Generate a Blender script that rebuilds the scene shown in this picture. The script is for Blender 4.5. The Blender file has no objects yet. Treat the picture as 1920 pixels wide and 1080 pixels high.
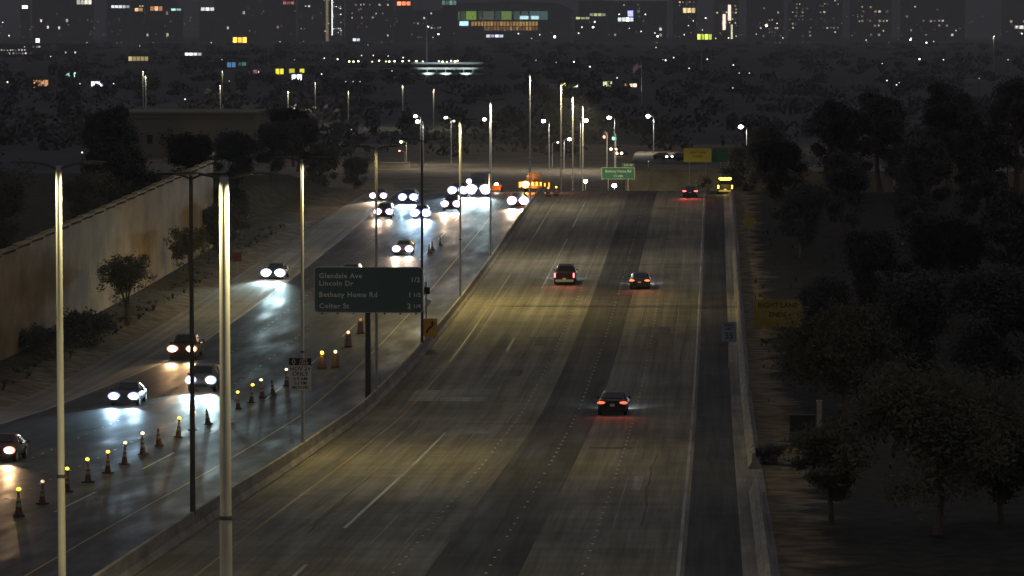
import bpy, math, random
from mathutils import Vector, Matrix, Euler

random.seed(51)
R = math.radians
scene = bpy.context.scene
COL = scene.collection

# ------------------------------------------------------------------ camera
F_PX = 7280.0                       # focal length in pixels of a 1920 px wide picture
CAM_Z = 30.8
cam_data = bpy.data.cameras.new('camera')
cam_data.sensor_width = 36.0
cam_data.lens = 36.0 * F_PX / 1920.0
cam_data.clip_start = 1.0
cam_data.clip_end = 30000.0
cam = bpy.data.objects.new('camera', cam_data)
COL.objects.link(cam)
cam.location = (0, 0, CAM_Z)
PITCH = math.atan(520.0 / F_PX)
YAW = math.atan(381.0 / F_PX * math.cos(PITCH))
cam.rotation_euler = Euler((math.pi / 2 - PITCH, 0, YAW), 'XYZ')
scene.camera = cam
CAM_R = cam.rotation_euler.to_matrix()

# ------------------------------------------------------------------ night sky, faint fill sun, exposure
world = bpy.data.worlds.new('World')
scene.world = world
world.use_nodes = True
wn = world.node_tree
bg = wn.nodes['Background']
bg.inputs['Color'].default_value = (0.84, 0.84, 1.0, 1)
bg.inputs['Strength'].default_value = 0.105
night_fill = bpy.data.lights.new('night_fill', 'SUN')  # faint sun added for modelling, no moon is known here
night_fill.energy = 0.012
night_fill.angle = R(0.5)
night_fill.color = (0.9, 0.95, 1.0)
night_fill_o = bpy.data.objects.new('night_fill', night_fill)
COL.objects.link(night_fill_o)
night_fill_o.rotation_euler = (R(35), R(20), 0)

vs = scene.view_settings
vs.view_transform = 'Standard'
vs.look = 'None'
vs.exposure = 0.0
vs.gamma = 1.0
vs.use_curve_mapping = False
scene.cycles.use_denoising = True
scene.cycles.max_bounces = 3
scene.cycles.diffuse_bounces = 2
scene.cycles.glossy_bounces = 2
scene.cycles.sample_clamp_indirect = 2.0
scene.cycles.sample_clamp_direct = 0.0
scene.cycles.caustics_reflective = False
scene.cycles.caustics_refractive = False
scene.cycles.use_light_tree = True
scene.cycles.use_adaptive_sampling = True
scene.cycles.adaptive_threshold = 0.03

# ------------------------------------------------------------------ profile of the freeway, metres
KN = [(-60, 15.5), (0, 13.6), (100, 10.9), (150, 9.0), (170, 8.15), (195, 7.0), (220, 5.95), (256, 4.75), (300, 4.4),
      (340, 4.62), (416, 5.75), (480, 6.9), (500, 7.1), (525, 6.5), (560, 4.0), (600, 0.5), (640, -1.7), (700, -2.45),
      (800, -2.9), (15000, -66.8)]

def _slopes():
    m = []
    for i in range(len(KN)):
        if i == 0 or i == len(KN) - 1:
            j = min(i, len(KN) - 2)
            m.append((KN[j + 1][1] - KN[j][1]) / (KN[j + 1][0] - KN[j][0]))
        else:
            a = (KN[i][1] - KN[i - 1][1]) / (KN[i][0] - KN[i - 1][0])
            b = (KN[i + 1][1] - KN[i][1]) / (KN[i + 1][0] - KN[i][0])
            m.append(0.0 if a * b <= 0 else 2 * a * b / (a + b))
    return m
KM = _slopes()

def zr(d):
    if d <= KN[0][0]: return KN[0][1]
    for i in range(len(KN) - 1):
        if d <= KN[i + 1][0]:
            x0, y0 = KN[i]; x1, y1 = KN[i + 1]
            h = x1 - x0; t = (d - x0) / h
            return ((2*t**3 - 3*t**2 + 1) * y0 + (t**3 - 2*t**2 + t) * h * KM[i]
                    + (-2*t**3 + 3*t**2) * y1 + (t**3 - t**2) * h * KM[i + 1])
    return KN[-1][1]

def ray(px, py):
    v = CAM_R @ Vector(((px - 960.0) / F_PX, -(py - 540.0) / F_PX, -1.0))
    return v / v.y                                   # per metre of Y

def at_y(px, py, y):
    """point on the sight line of a photo pixel at distance y"""
    r = ray(px, py)
    return Vector((r.x * y, y, CAM_Z + r.z * y))

def on_road(px, py, up=0.0, dmax=503.0):
    """where the sight line of a photo pixel meets the road surface (raised by up)"""
    r = ray(px, py)
    lo, hi = 100.0, dmax
    f = lambda d: CAM_Z + r.z * d - (zr(d) + up)
    if f(hi) > 0: return Vector((r.x * hi, hi, zr(hi)))
    for _ in range(50):
        m = (lo + hi) / 2
        if f(m) > 0: lo = m
        else: hi = m
    return Vector((r.x * lo, lo, zr(lo)))

def on_plain(px, py, up=0.0):
    """where the sight line meets the plain beyond the crest (raised by up)"""
    r = ray(px, py)
    lo, hi = 640.0, 14900.0
    f = lambda d: CAM_Z + r.z * d - (zr(d) + up)
    if f(lo) < 0: return Vector((r.x * lo, lo, zr(lo)))
    if f(hi) > 0: return Vector((r.x * hi, hi, zr(hi)))
    for _ in range(60):
        m = (lo + hi) / 2
        if f(m) > 0: lo = m
        else: hi = m
    return Vector((r.x * lo, lo, zr(lo)))

# ------------------------------------------------------------------ materials
MATS = {}
def mat(name, base, rough=0.7, metal=0.0, spec=0.4, noise=None, coords='Object', bump=None, emit=None, es=0.0, back=True):
    """noise = (scale xyz, detail, dark factor, light factor); bump = (scale xyz, strength, distance)"""
    if name in MATS: return MATS[name]
    m = bpy.data.materials.new(name)
    m.use_nodes = True
    nt = m.node_tree
    b = nt.nodes['Principled BSDF']
    b.inputs['Base Color'].default_value = (*base, 1)
    b.inputs['Roughness'].default_value = rough
    b.inputs['Metallic'].default_value = metal
    b.inputs['Specular IOR Level'].default_value = spec
    tc = nt.nodes.new('ShaderNodeTexCoord' if coords != 'Position' else 'ShaderNodeNewGeometry')
    if noise:
        sc, det, d, l = noise
        mp = nt.nodes.new('ShaderNodeMapping'); mp.inputs['Scale'].default_value = sc
        nt.links.new(tc.outputs[coords], mp.inputs['Vector'])
        n = nt.nodes.new('ShaderNodeTexNoise'); n.inputs['Scale'].default_value = 1.0
        n.inputs['Detail'].default_value = det; n.inputs['Roughness'].default_value = 0.62
        nt.links.new(mp.outputs['Vector'], n.inputs['Vector'])
        r = nt.nodes.new('ShaderNodeValToRGB')
        r.color_ramp.elements[0].position = 0.3; r.color_ramp.elements[1].position = 0.72
        r.color_ramp.elements[0].color = (*[c * d for c in base], 1)
        r.color_ramp.elements[1].color = (*[min(1, c * l) for c in base], 1)
        nt.links.new(n.outputs['Fac'], r.inputs['Fac'])
        nt.links.new(r.outputs['Color'], b.inputs['Base Color'])
    if bump:
        sc, st, di = bump
        mp = nt.nodes.new('ShaderNodeMapping'); mp.inputs['Scale'].default_value = sc
        nt.links.new(tc.outputs[coords], mp.inputs['Vector'])
        n = nt.nodes.new('ShaderNodeTexNoise'); n.inputs['Scale'].default_value = 1.0; n.inputs['Detail'].default_value = 4
        nt.links.new(mp.outputs['Vector'], n.inputs['Vector'])
        bp = nt.nodes.new('ShaderNodeBump'); bp.inputs['Strength'].default_value = st; bp.inputs['Distance'].default_value = di
        nt.links.new(n.outputs['Fac'], bp.inputs['Height'])
        nt.links.new(bp.outputs['Normal'], b.inputs['Normal'])
    if emit:
        b.inputs['Emission Color'].default_value = (*emit, 1)
        b.inputs['Emission Strength'].default_value = es
    MATS[name] = m
    return m

def fade(d): return math.exp(0.8e-4*max(0.0, d-600))

def glow(color, strength):
    """lamp lens: it gives off light"""
    k = 'lamp_%.2f_%.2f_%.2f_%.1f' % (*color, strength)
    if k in MATS: return MATS[k]
    m = mat(k, (0.5, 0.5, 0.5), 0.3, emit=color, es=strength)
    m.cycles.emission_sampling = 'NONE'
    return m

def concrete_road(name, base, seed):
    """travelled concrete: long wheel-path streaks, blotches, rough patches"""
    m = bpy.data.materials.new(name); m.use_nodes = True
    nt = m.node_tree; b = nt.nodes['Principled BSDF']
    tc = nt.nodes.new('ShaderNodeTexCoord')
    def nz(scale, det, loc=(0, 0, 0)):
        mp = nt.nodes.new('ShaderNodeMapping'); mp.inputs['Scale'].default_value = scale; mp.inputs['Location'].default_value = loc
        nt.links.new(tc.outputs['Object'], mp.inputs['Vector'])
        n = nt.nodes.new('ShaderNodeTexNoise'); n.inputs['Scale'].default_value = 1.0; n.inputs['Detail'].default_value = det
        n.inputs['Roughness'].default_value = 0.6
        nt.links.new(mp.outputs['Vector'], n.inputs['Vector'])
        return n.outputs['Fac']
    def mr(sock, a, bb, c, d):
        n = nt.nodes.new('ShaderNodeMapRange')
        for i, v in enumerate((a, bb, c, d)): n.inputs[i + 1].default_value = v
        nt.links.new(sock, n.inputs[0]); return n.outputs[0]
    def mul(s1, s2):
        n = nt.nodes.new('ShaderNodeMath'); n.operation = 'MULTIPLY'
        nt.links.new(s1, n.inputs[0]); nt.links.new(s2, n.inputs[1]); return n.outputs[0]
    streak = mr(nz((1.6, 0.012, 1), 5, (seed, 0, 0)), 0.3, 0.7, 0.62, 1.26)
    fine = mr(nz((7.0, 0.05, 1), 3, (seed, 3, 0)), 0.3, 0.7, 0.85, 1.15)
    blot = mr(nz((0.12, 0.05, 1), 4, (seed, 7, 0)), 0.3, 0.7, 0.62, 1.3)
    cross = mr(nz((0.06, 0.55, 1), 2, (seed, 9, 0)), 0.3, 0.7, 0.88, 1.1)
    v = mul(mul(streak, fine), mul(blot, cross))
    mx = nt.nodes.new('ShaderNodeVectorMath'); mx.operation = 'SCALE'
    mx.inputs[0].default_value = base
    nt.links.new(v, mx.inputs['Scale'])
    nt.links.new(mx.outputs['Vector'], b.inputs['Base Color'])
    nt.links.new(mr(nz((0.9, 0.03, 1), 3, (seed, 11, 0)), 0.3, 0.7, 0.7, 0.95), b.inputs['Roughness'])
    b.inputs['Specular IOR Level'].default_value = 0.15
    return m

def asphalt_road(name, base, rlo, rhi, bst):
    """polished dark asphalt: glossy in the wheel paths, patched and uneven"""
    m = bpy.data.materials.new(name); m.use_nodes = True
    nt = m.node_tree; b = nt.nodes['Principled BSDF']
    tc = nt.nodes.new('ShaderNodeTexCoord')
    def nz(scale, det, loc=(0, 0, 0)):
        mp = nt.nodes.new('ShaderNodeMapping'); mp.inputs['Scale'].default_value = scale; mp.inputs['Location'].default_value = loc
        nt.links.new(tc.outputs['Object'], mp.inputs['Vector'])
        n = nt.nodes.new('ShaderNodeTexNoise'); n.inputs['Scale'].default_value = 1.0; n.inputs['Detail'].default_value = det
        nt.links.new(mp.outputs['Vector'], n.inputs['Vector'])
        return n.outputs['Fac']
    def mr(sock, a, bb, c, d):
        n = nt.nodes.new('ShaderNodeMapRange')
        for i, v in enumerate((a, bb, c, d)): n.inputs[i + 1].default_value = v
        nt.links.new(sock, n.inputs[0]); return n.outputs[0]
    v = mr(nz((0.9, 0.02, 1), 5), 0.3, 0.7, 0.55, 1.5)
    mx = nt.nodes.new('ShaderNodeVectorMath'); mx.operation = 'SCALE'
    mx.inputs[0].default_value = base
    nt.links.new(v, mx.inputs['Scale']); nt.links.new(mx.outputs['Vector'], b.inputs['Base Color'])
    nt.links.new(mr(nz((0.7, 0.10, 1), 4, (5, 2, 0)), 0.32, 0.68, rlo, rhi), b.inputs['Roughness'])
    bp = nt.nodes.new('ShaderNodeBump'); bp.inputs['Strength'].default_value = bst; bp.inputs['Distance'].default_value = 0.06
    nt.links.new(nz((0.55, 0.22, 1), 5, (1, 1, 0)), bp.inputs['Height'])
    nt.links.new(bp.outputs['Normal'], b.inputs['Normal'])
    b.inputs['Specular IOR Level'].default_value = 0.16
    return m

M_CONC = concrete_road('worn_concrete', (0.215, 0.195, 0.150), 0.0)
M_CONC2 = concrete_road('pale_concrete_shoulder', (0.30, 0.275, 0.23), 21.0)
M_DARKLANE = concrete_road('dark_patched_lane', (0.095, 0.088, 0.076), 40.0)
M_SHOULDER = concrete_road('asphalt_shoulder', (0.070, 0.068, 0.066), 60.0)
M_ASPH = asphalt_road('polished_asphalt', (0.034, 0.034, 0.037), 0.42, 0.72, 0.45)
M_DIRT = mat('desert_dirt', (0.20, 0.155, 0.095), 0.95, noise=((0.12, 0.12, 0.12), 8, 0.55, 1.35), bump=((1.2, 1.2, 1.2), 0.4, 0.15))
M_VERGE = mat('scrubby_verge', (0.040, 0.036, 0.031), 0.95, noise=((0.5, 0.5, 0.5), 8, 0.5, 1.6), bump=((2.5, 2.5, 2.5), 0.6, 0.2))
M_PLAIN = mat('dark_city_ground', (0.062, 0.060, 0.056), 0.95, noise=((0.02, 0.008, 0.02), 8, 0.6, 1.4))
def roadside(name, dirt, scrub):
    m = bpy.data.materials.new(name); m.use_nodes = True
    nt = m.node_tree; b = nt.nodes['Principled BSDF']; b.inputs['Roughness'].default_value = .95; b.inputs['Specular IOR Level'].default_value = .1
    tc = nt.nodes.new('ShaderNodeTexCoord'); sp = nt.nodes.new('ShaderNodeSeparateXYZ'); nt.links.new(tc.outputs['Object'], sp.inputs[0])
    def noise(sc, det):
        n = nt.nodes.new('ShaderNodeTexNoise'); n.inputs['Scale'].default_value = sc; n.inputs['Detail'].default_value = det
        nt.links.new(tc.outputs['Object'], n.inputs['Vector']); return n.outputs['Fac']
    def math_(op, a, bb):
        n = nt.nodes.new('ShaderNodeMath'); n.operation = op
        for i, v in enumerate((a, bb)):
            if isinstance(v, (int, float)): n.inputs[i].default_value = v
            else: nt.links.new(v, n.inputs[i])
        return n.outputs[0]
    def mr(s_, a, bb, c, d):
        n = nt.nodes.new('ShaderNodeMapRange'); n.interpolation_type = 'SMOOTHSTEP'
        for i, v in enumerate((a, bb, c, d)): n.inputs[i+1].default_value = v
        nt.links.new(s_, n.inputs[0]); return n.outputs[0]
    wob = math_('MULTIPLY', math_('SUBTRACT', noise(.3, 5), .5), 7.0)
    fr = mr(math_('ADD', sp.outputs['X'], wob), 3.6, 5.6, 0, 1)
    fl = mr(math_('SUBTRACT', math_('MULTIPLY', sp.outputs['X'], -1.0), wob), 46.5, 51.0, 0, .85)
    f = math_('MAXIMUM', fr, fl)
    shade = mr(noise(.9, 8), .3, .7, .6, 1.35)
    mx = nt.nodes.new('ShaderNodeMix'); mx.data_type = 'RGBA'
    nt.links.new(f, mx.inputs[0]); mx.inputs[6].default_value = (*dirt, 1); mx.inputs[7].default_value = (*scrub, 1)
    sc = nt.nodes.new('ShaderNodeVectorMath'); sc.operation = 'SCALE'
    nt.links.new(mx.outputs[2], sc.inputs[0]); nt.links.new(shade, sc.inputs['Scale']); nt.links.new(sc.outputs['Vector'], b.inputs['Base Color'])
    bp = nt.nodes.new('ShaderNodeBump'); bp.inputs['Strength'].default_value = .5; bp.inputs['Distance'].default_value = .15
    nt.links.new(noise(2.2, 6), bp.inputs['Height']); nt.links.new(bp.outputs['Normal'], b.inputs['Normal'])
    return m
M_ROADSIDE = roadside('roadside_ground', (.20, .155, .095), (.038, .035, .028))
M_BARRIER = mat('barrier_concrete', (0.33, 0.30, 0.25), 0.85, noise=((0.5, 0.35, 1.5), 6, 0.6, 1.2))
M_WALL = mat('tan_wall_panel', (0.44, 0.305, 0.140), 0.9, noise=((0.25, 0.16, 0.22), 8, 0.45, 1.3), coords='Position')
M_RETAIN = mat('tan_retaining_wall', (0.42, 0.35, 0.21), 0.9, noise=((0.25, 0.25, 0.35), 6, 0.6, 1.2), coords='Position')
M_STEEL = mat('galvanised_steel', (0.46, 0.45, 0.42), 0.55, metal=0.1, noise=((2, 2, 0.6), 4, 0.75, 1.15))
M_DKSTEEL = mat('dark_steel', (0.07, 0.07, 0.07), 0.5, metal=0.3)
M_WHITE = mat('white_paint', (0.46, 0.45, 0.41), 0.6, noise=((2.5, 0.12, 1), 8, 0.3, 1.2))
M_YELLOW = mat('yellow_paint', (0.34, 0.24, 0.06), 0.6, noise=((2.5, 0.05, 1), 8, 0.45, 1.25))
M_GREEN = mat('green_sign_sheeting', (0.085, 0.150, 0.130), 0.45, noise=((0.5, 0.5, 0.5), 2, 0.85, 1.1))
M_SIGNWHITE = mat('white_sign_sheeting', (0.70, 0.68, 0.60), 0.5, noise=((0.8, 0.8, 0.8), 3, 0.85, 1.0))
M_SIGNBLACK = mat('black_sign_sheeting', (0.015, 0.015, 0.015), 0.5)
M_ORANGE = mat('orange_sign_sheeting', (0.75, 0.36, 0.03), 0.5, noise=((0.8, 0.8, 0.8), 3, 0.85, 1.05))
M_REDSIGN = mat('red_sign_sheeting', (0.20, 0.02, 0.018), 0.6)
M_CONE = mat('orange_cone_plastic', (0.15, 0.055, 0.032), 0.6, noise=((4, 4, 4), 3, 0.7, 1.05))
M_RUBBER = mat('black_rubber', (0.02, 0.02, 0.02), 0.8)
M_BAND = mat('white_reflective_band', (0.26, 0.25, 0.24), 0.5)
M_GLASS = mat('dark_car_glass', (0.012, 0.013, 0.016), 0.08, spec=0.6)
M_TYRE = mat('tyre_rubber', (0.018, 0.018, 0.018), 0.85)
M_RIM = mat('alloy_rim', (0.45, 0.45, 0.46), 0.35, metal=0.8)
M_TRIM = mat('black_trim', (0.02, 0.02, 0.02), 0.5)
M_PLATE = mat('number_plate', (0.65, 0.65, 0.6), 0.5)
M_BARK = mat('tree_bark', (0.13, 0.10, 0.075), 0.9, noise=((3, 3, 0.8), 5, 0.6, 1.3))
M_LEAF = mat('olive_leaves', (0.100, 0.096, 0.048), 0.75, noise=((0.5, 0.5, 0.5), 3, 0.5, 1.35))
M_LEAF2 = mat('dark_leaves', (0.072, 0.068, 0.056), 0.8, noise=((0.5, 0.5, 0.5), 3, 0.5, 1.4))
M_HILL = mat('dark_hills', (0.14, 0.136, 0.13), 1.0, noise=((0.003, 0.003, 0.003), 6, 0.7, 1.2))

def paint(name, c):
    return mat('car_paint_' + name, c, 0.28, metal=0.25, spec=0.5)

# ------------------------------------------------------------------ mesh builder
class MB:
    def __init__(s): s.v = []; s.f = []
    def quad(s, a, b, c, d):
        n = len(s.v); s.v += [tuple(a), tuple(b), tuple(c), tuple(d)]; s.f.append((n, n+1, n+2, n+3)); return s
    def box(s, c, d, rot=None):
        n = len(s.v)
        for dz in (-.5, .5):
            for dy in (-.5, .5):
                for dx in (-.5, .5):
                    p = Vector((dx*d[0], dy*d[1], dz*d[2]))
                    if rot: p = rot @ p
                    s.v.append((c[0]+p.x, c[1]+p.y, c[2]+p.z))
        for q in ((0,2,3,1), (4,5,7,6), (0,1,5,4), (2,6,7,3), (0,4,6,2), (1,3,7,5)):
            s.f.append(tuple(n+i for i in q))
        return s
    def tube(s, p0, p1, r0, r1, n=10, caps=True):
        p0 = Vector(p0); p1 = Vector(p1); ax = (p1 - p0).normalized()
        u = ax.orthogonal().normalized(); w = ax.cross(u)
        k = len(s.v)
        for p, r in ((p0, r0), (p1, r1)):
            for i in range(n):
                a = 2*math.pi*i/n
                s.v.append(tuple(p + (u*math.cos(a) + w*math.sin(a))*r))
        for i in range(n):
            j = (i+1) % n
            s.f.append((k+i, k+j, k+n+j, k+n+i))
        if caps:
            s.f.append(tuple(k+i for i in range(n))[::-1]); s.f.append(tuple(k+n+i for i in range(n)))
        return s
    def path(s, pts, rads, n=8):
        for a, b, r0, r1 in zip(pts[:-1], pts[1:], rads[:-1], rads[1:]): s.tube(a, b, r0, r1, n)
        return s
    def ball(s, c, r, nu=10, nv=6):
        k = len(s.v)
        for j in range(nv+1):
            t = math.pi*j/nv
            for i in range(nu):
                a = 2*math.pi*i/nu
                s.v.append((c[0]+r[0]*math.sin(t)*math.cos(a), c[1]+r[1]*math.sin(t)*math.sin(a), c[2]+r[2]*math.cos(t)))
        for j in range(nv):
            for i in range(nu):
                i2 = (i+1) % nu
                s.f.append((k+j*nu+i, k+(j+1)*nu+i, k+(j+1)*nu+i2, k+j*nu+i2))
        return s
    def loft(s, rings, caps=True):
        k = len(s.v); n = len(rings[0])
        for r in rings: s.v += [tuple(p) for p in r]
        for j in range(len(rings)-1):
            for i in range(n):
                i2 = (i+1) % n
                s.f.append((k+j*n+i, k+j*n+i2, k+(j+1)*n+i2, k+(j+1)*n+i))
        if caps:
            s.f.append(tuple(k+i for i in range(n))[::-1])
            s.f.append(tuple(k+(len(rings)-1)*n+i for i in range(n)))
        return s
    def mesh(s, name, m, smooth=False):
        me = bpy.data.meshes.new(name)
        me.from_pydata(s.v, [], s.f)
        if m: me.materials.append(m)
        if smooth:
            for p in me.polygons: p.use_smooth = True
        me.update()
        return me
    def build(s, name, m, parent=None, smooth=False):
        return link(name, s.mesh(name, m, smooth), parent)

def link(name, data, parent=None, loc=None, rot=None):
    o = bpy.data.objects.new(name, data)
    COL.objects.link(o)
    if parent: o.parent = parent
    if loc: o.location = loc
    if rot: o.rotation_euler = rot
    return o

def tag(o, label=None, cat=None, group=None, kind=None):
    if label: o['label'] = label
    if cat: o['category'] = cat
    if group: o['group'] = group
    if kind: o['kind'] = kind
    return o

def thing(name, label, cat, loc, rz=0.0, group=None):
    e = bpy.data.objects.new(name, None)
    COL.objects.link(e)
    e.empty_display_size = 0.3
    e.location = loc; e.rotation_euler = (0, 0, rz)
    return tag(e, label, cat, group)

def lamp(kind, parent, loc, energy, color, direction=None, size=R(60), blend=0.5, radius=0.1):
    d = bpy.data.lights.new('bulb', kind)
    d.energy = energy; d.color = color; d.shadow_soft_size = radius
    if kind == 'SPOT': d.spot_size = size; d.spot_blend = blend
    o = bpy.data.objects.new('bulb', d)
    COL.objects.link(o)
    o.parent = parent; o.location = loc
    if direction is not None: o.rotation_euler = Vector(direction).to_track_quat('-Z', 'Y').to_euler()
    return o

def lettering(text, size, m, parent, loc, align='LEFT', bold=0.0, spacing=1.0):
    c = bpy.data.curves.new('lettering', 'FONT')
    c.body = text; c.size = size; c.align_x = align; c.align_y = 'CENTER'
    c.extrude = 0.003; c.offset = bold; c.space_character = spacing
    c.resolution_u = 2
    o = bpy.data.objects.new('lettering', c)
    me = bpy.data.meshes.new_from_object(o)
    bpy.data.objects.remove(o)
    me.materials.clear(); me.materials.append(m)
    return link('lettering', me, parent, loc, (math.pi/2, 0, 0))

def round_panel(mb, w, h, r, y0, y1, cx=0.0, cz=0.0, n=5):
    """upright slab with rounded corners facing -Y"""
    pts = []
    for (sx, sz, a0) in ((1, 1, 0), (-1, 1, 90), (-1, -1, 180), (1, -1, 270)):
        for i in range(n+1):
            a = R(a0 + 90*i/n)
            pts.append((cx + sx*(w/2-r) + r*math.cos(a), cz + sz*(h/2-r) + r*math.sin(a)))
    mb.loft([[(x, y1, z) for x, z in pts], [(x, y0, z) for x, z in pts]])
    return mb

# ================================================================== THE SETTING
def frange(a, b, st):
    out = []; x = a
    while x < b - 1e-6: out.append(x); x += st
    out.append(b); return out

YS_NEAR = frange(60, 470, 10) + frange(474, 720, 5)[0:]

def strip(name, xa, xb, ys, dz, m, parent=None, nx=1):
    """a sheet that follows the freeway's profile between two offsets"""
    fa = xa if callable(xa) else (lambda d: xa)
    fb = xb if callable(xb) else (lambda d: xb)
    mb = MB(); n = nx + 1
    for y in ys:
        for i in range(n):
            t = i / nx
            mb.v.append((fa(y)*(1-t) + fb(y)*t, y, zr(y) + dz))
    for j in range(len(ys)-1):
        for i in range(nx):
            k = j*n + i
            mb.f.append((k, k+1, k+n+1, k+n))
    o = mb.build(name, m, parent, smooth=True)
    return o

X_MED = -22.5
X_EDGE = -1.36
LANES = [-5.05, -8.8, -12.4]
X_HOV = -16.1
X_WALL = -52.0
def x_left(d):                                  # outer edge of the oncoming asphalt
    if d < 300: return -40.6 - max(0, (300-d)) * 0.055
    return -40.6 - max(0, d-420) * 0.008

# ground: one sheet out to the horizon
def ground():
    xs = [-3200, -1500, -700, -350, -200, -130, -100, -80, -70, -62, -56, -52.6, -51.6, -49.5, -46, -40, -20, 0, 2.6, 4, 7, 12, 20, 30, 45, 70, 110, 180, 350, 800, 1800]
    ys = frange(40, 720, 10) + frange(740, 1100, 30) + [1200, 1350, 1550, 1800, 2200, 2800, 3600, 4800, 6500, 9000, 12000, 15500]
    mb = MB()
    for y in ys:
        for x in xs:
            z = zr(y) - 0.06
            fade = max(0.0, min(1.0, (560 - y) / 80.0))
            if x < -46: z += fade * min(1.0, (-46 - x) / 6.0) * 1.0
            if x < -53: z += fade * min(1.0, (-53 - x) / 2.5) * 2.6
            if x > 6: z += fade * 0.35 * math.sin(x*0.9 + y*0.13) * min(1, (x-6)/6)
            mb.v.append((x, y, z))
    n = len(xs)
    for j in range(len(ys)-1):
        for i in range(n-1):
            k = j*n + i
            mb.f.append((k, k+1, k+n+1, k+n))
    o = mb.build('ground', M_PLAIN, smooth=True)
    o.data.materials.append(M_DIRT)
    o.data.materials.append(M_ROADSIDE)
    for p in o.data.polygons:
        c = p.center
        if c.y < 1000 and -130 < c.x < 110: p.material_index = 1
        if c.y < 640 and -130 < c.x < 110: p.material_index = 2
    tag(o, kind='structure')
ground()

def hills():
    mb = MB(); n = 60
    prof = []
    for i in range(n+1):
        x = -4200 + 6600*i/n
        h = 260 + 120*math.sin(i*0.31) + 70*math.sin(i*0.83+1) + 40*math.sin(i*1.9)
        prof.append((x, h))
    rows = [(14200, 0.0), (14600, 0.35), (15100, 0.7), (15800, 1.0), (17500, 0.4)]
    for y, k in rows:
        for x, h in prof: mb.v.append((x, y, -66 + h*k + 12*math.sin(x*0.02 + y)))
    for j in range(len(rows)-1):
        for i in range(n):
            k = j*(n+1)+i
            mb.f.append((k, k+1, k+n+2, k+n+1))
    tag(mb.build('hills', M_HILL, smooth=True), kind='structure')
hills()

# the carriageway going away from the camera
road_out = tag(strip('concrete_pavement', X_MED+0.2, -11.1, YS_NEAR, 0.0, M_CONC), kind='structure')
lane_dark = tag(strip('dark_asphalt_lane', -11.1, -7.5, YS_NEAR, 0.0, M_DARKLANE), kind='structure')
road_right = tag(strip('concrete_lanes', -7.5, X_EDGE+0.25, YS_NEAR, 0.0, M_CONC), kind='structure')
shoulder = tag(strip('asphalt_shoulder', X_EDGE+0.25, 1.15, YS_NEAR, 0.0, M_SHOULDER), kind='structure')
gutter = tag(strip('concrete_gutter', 1.15, 2.6, YS_NEAR, 0.0, M_CONC2), kind='structure')
# the oncoming carriageway
road_in = tag(strip('asphalt_pavement', x_left, X_MED-0.2, YS_NEAR, 0.0, M_ASPH, nx=4), kind='structure')
def x_pale(d): return -47.6 if d < 300 else max(-47.6, -47.6 + (d-300)*0.012)
road_pale = tag(strip('concrete_ramp_lane', x_pale, x_left, YS_NEAR, 0.0, M_CONC2), kind='structure')

def line(parent, x, y0, y1, w, m, name='edge_line', dz=0.006):
    fx = x if callable(x) else (lambda d: x)
    ys = [y0] + [y for y in YS_NEAR if y0 < y < y1] + [y1]
    return strip(name, lambda d: fx(d)-w/2, lambda d: fx(d)+w/2, ys, dz, m, parent)

line(road_right, X_EDGE, 100, 515, 0.15, M_WHITE)
for a, b in ((100, 152), (168, 232), (300, 312), (362, 424), (441, 486)):
    line(road_out, X_HOV, a, b, 0.16, M_WHITE, 'lane_line')
line(road_out, -19.9, 100, 510, 0.11, M_YELLOW)
line(road_in, -26.4, 100, 510, 0.11, M_YELLOW)
for k in range(14):
    line(road_in, -30.1, 120 + k*27.5, 132 + k*27.5, 0.15, M_WHITE, 'lane_line')
line(road_pale, lambda d: x_left(d)-0.16, 100, 510, 0.18, M_WHITE)

# raised pavement markers in rows: small ceramic buttons, too many and small to pick apart
def buttons(parent, x, y0, y1):
    mb = MB(); y = y0
    while y < y1:
        if random.random() > 0.12:
            z = zr(y) + 0.004; r = 0.075
            k = len(mb.v)
            for rr, h in ((r, 0.0), (r*0.6, 0.024)):
                for i in range(8):
                    a = math.pi*2*i/8
                    mb.v.append((x + rr*math.cos(a), y + 1.3*rr*math.sin(a), z+h))
            for i in range(8):
                j = (i+1) % 8; mb.f.append((k+i, k+j, k+8+j, k+8+i))
            mb.f.append(tuple(k+8+i for i in range(8)))
        y += 3.05
    tag(mb.build('pavement_markers', M_SIGNWHITE, parent), kind='stuff')
buttons(road_right, LANES[0], 140, 500)
buttons(lane_dark, LANES[1], 140, 500)
buttons(road_out, LANES[2], 140, 500)
for X in (-33.7, -37.3): buttons(road_in, X, 140, 500)

# crack sealing and patches
def crack(parent, x0, y0, y1, amp=.5, w=.022):
    rnd = random.Random(int(x0*31+y0)); ph = rnd.random()*9
    f = lambda d: x0 + amp*math.sin(d*.11+ph) + amp*.5*math.sin(d*.37+ph*2) + amp*.3*math.sin(d*.9+ph)
    ys = frange(y0, y1, 1.0)
    mb = MB()
    for y in ys: mb.v += [(f(y)-w, y, zr(y)+.009), (f(y)+w, y, zr(y)+.009)]
    for j in range(len(ys)-1): mb.f.append((2*j, 2*j+1, 2*j+3, 2*j+2))
    mb.build('crack_seal', M_RUBBER, parent)
for x, a, b in ((-17.6, 165, 200), (-14.7, 260, 300), (-18.3, 230, 262)): crack(road_out, x, a, b, .12)
for x, a, b in ((-3.2, 170, 215), (-2.4, 280, 330)): crack(road_right, x, a, b, .1)
for x, a, b in ((-9.4, 160, 190),): crack(lane_dark, x, a, b, .1)
def patch(parent, px, py, w, l, m):
    p = on_road(px, py)
    strip('patch', p.x-w/2, p.x+w/2, [p.y-l/2, p.y, p.y+l/2], .007, m, parent)
M_PATCH = concrete_road('pale_patch', (.30, .29, .27), 80.0)
M_PATCHD = concrete_road('asphalt_patch', (.13, .12, .105), 90.0)
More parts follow.
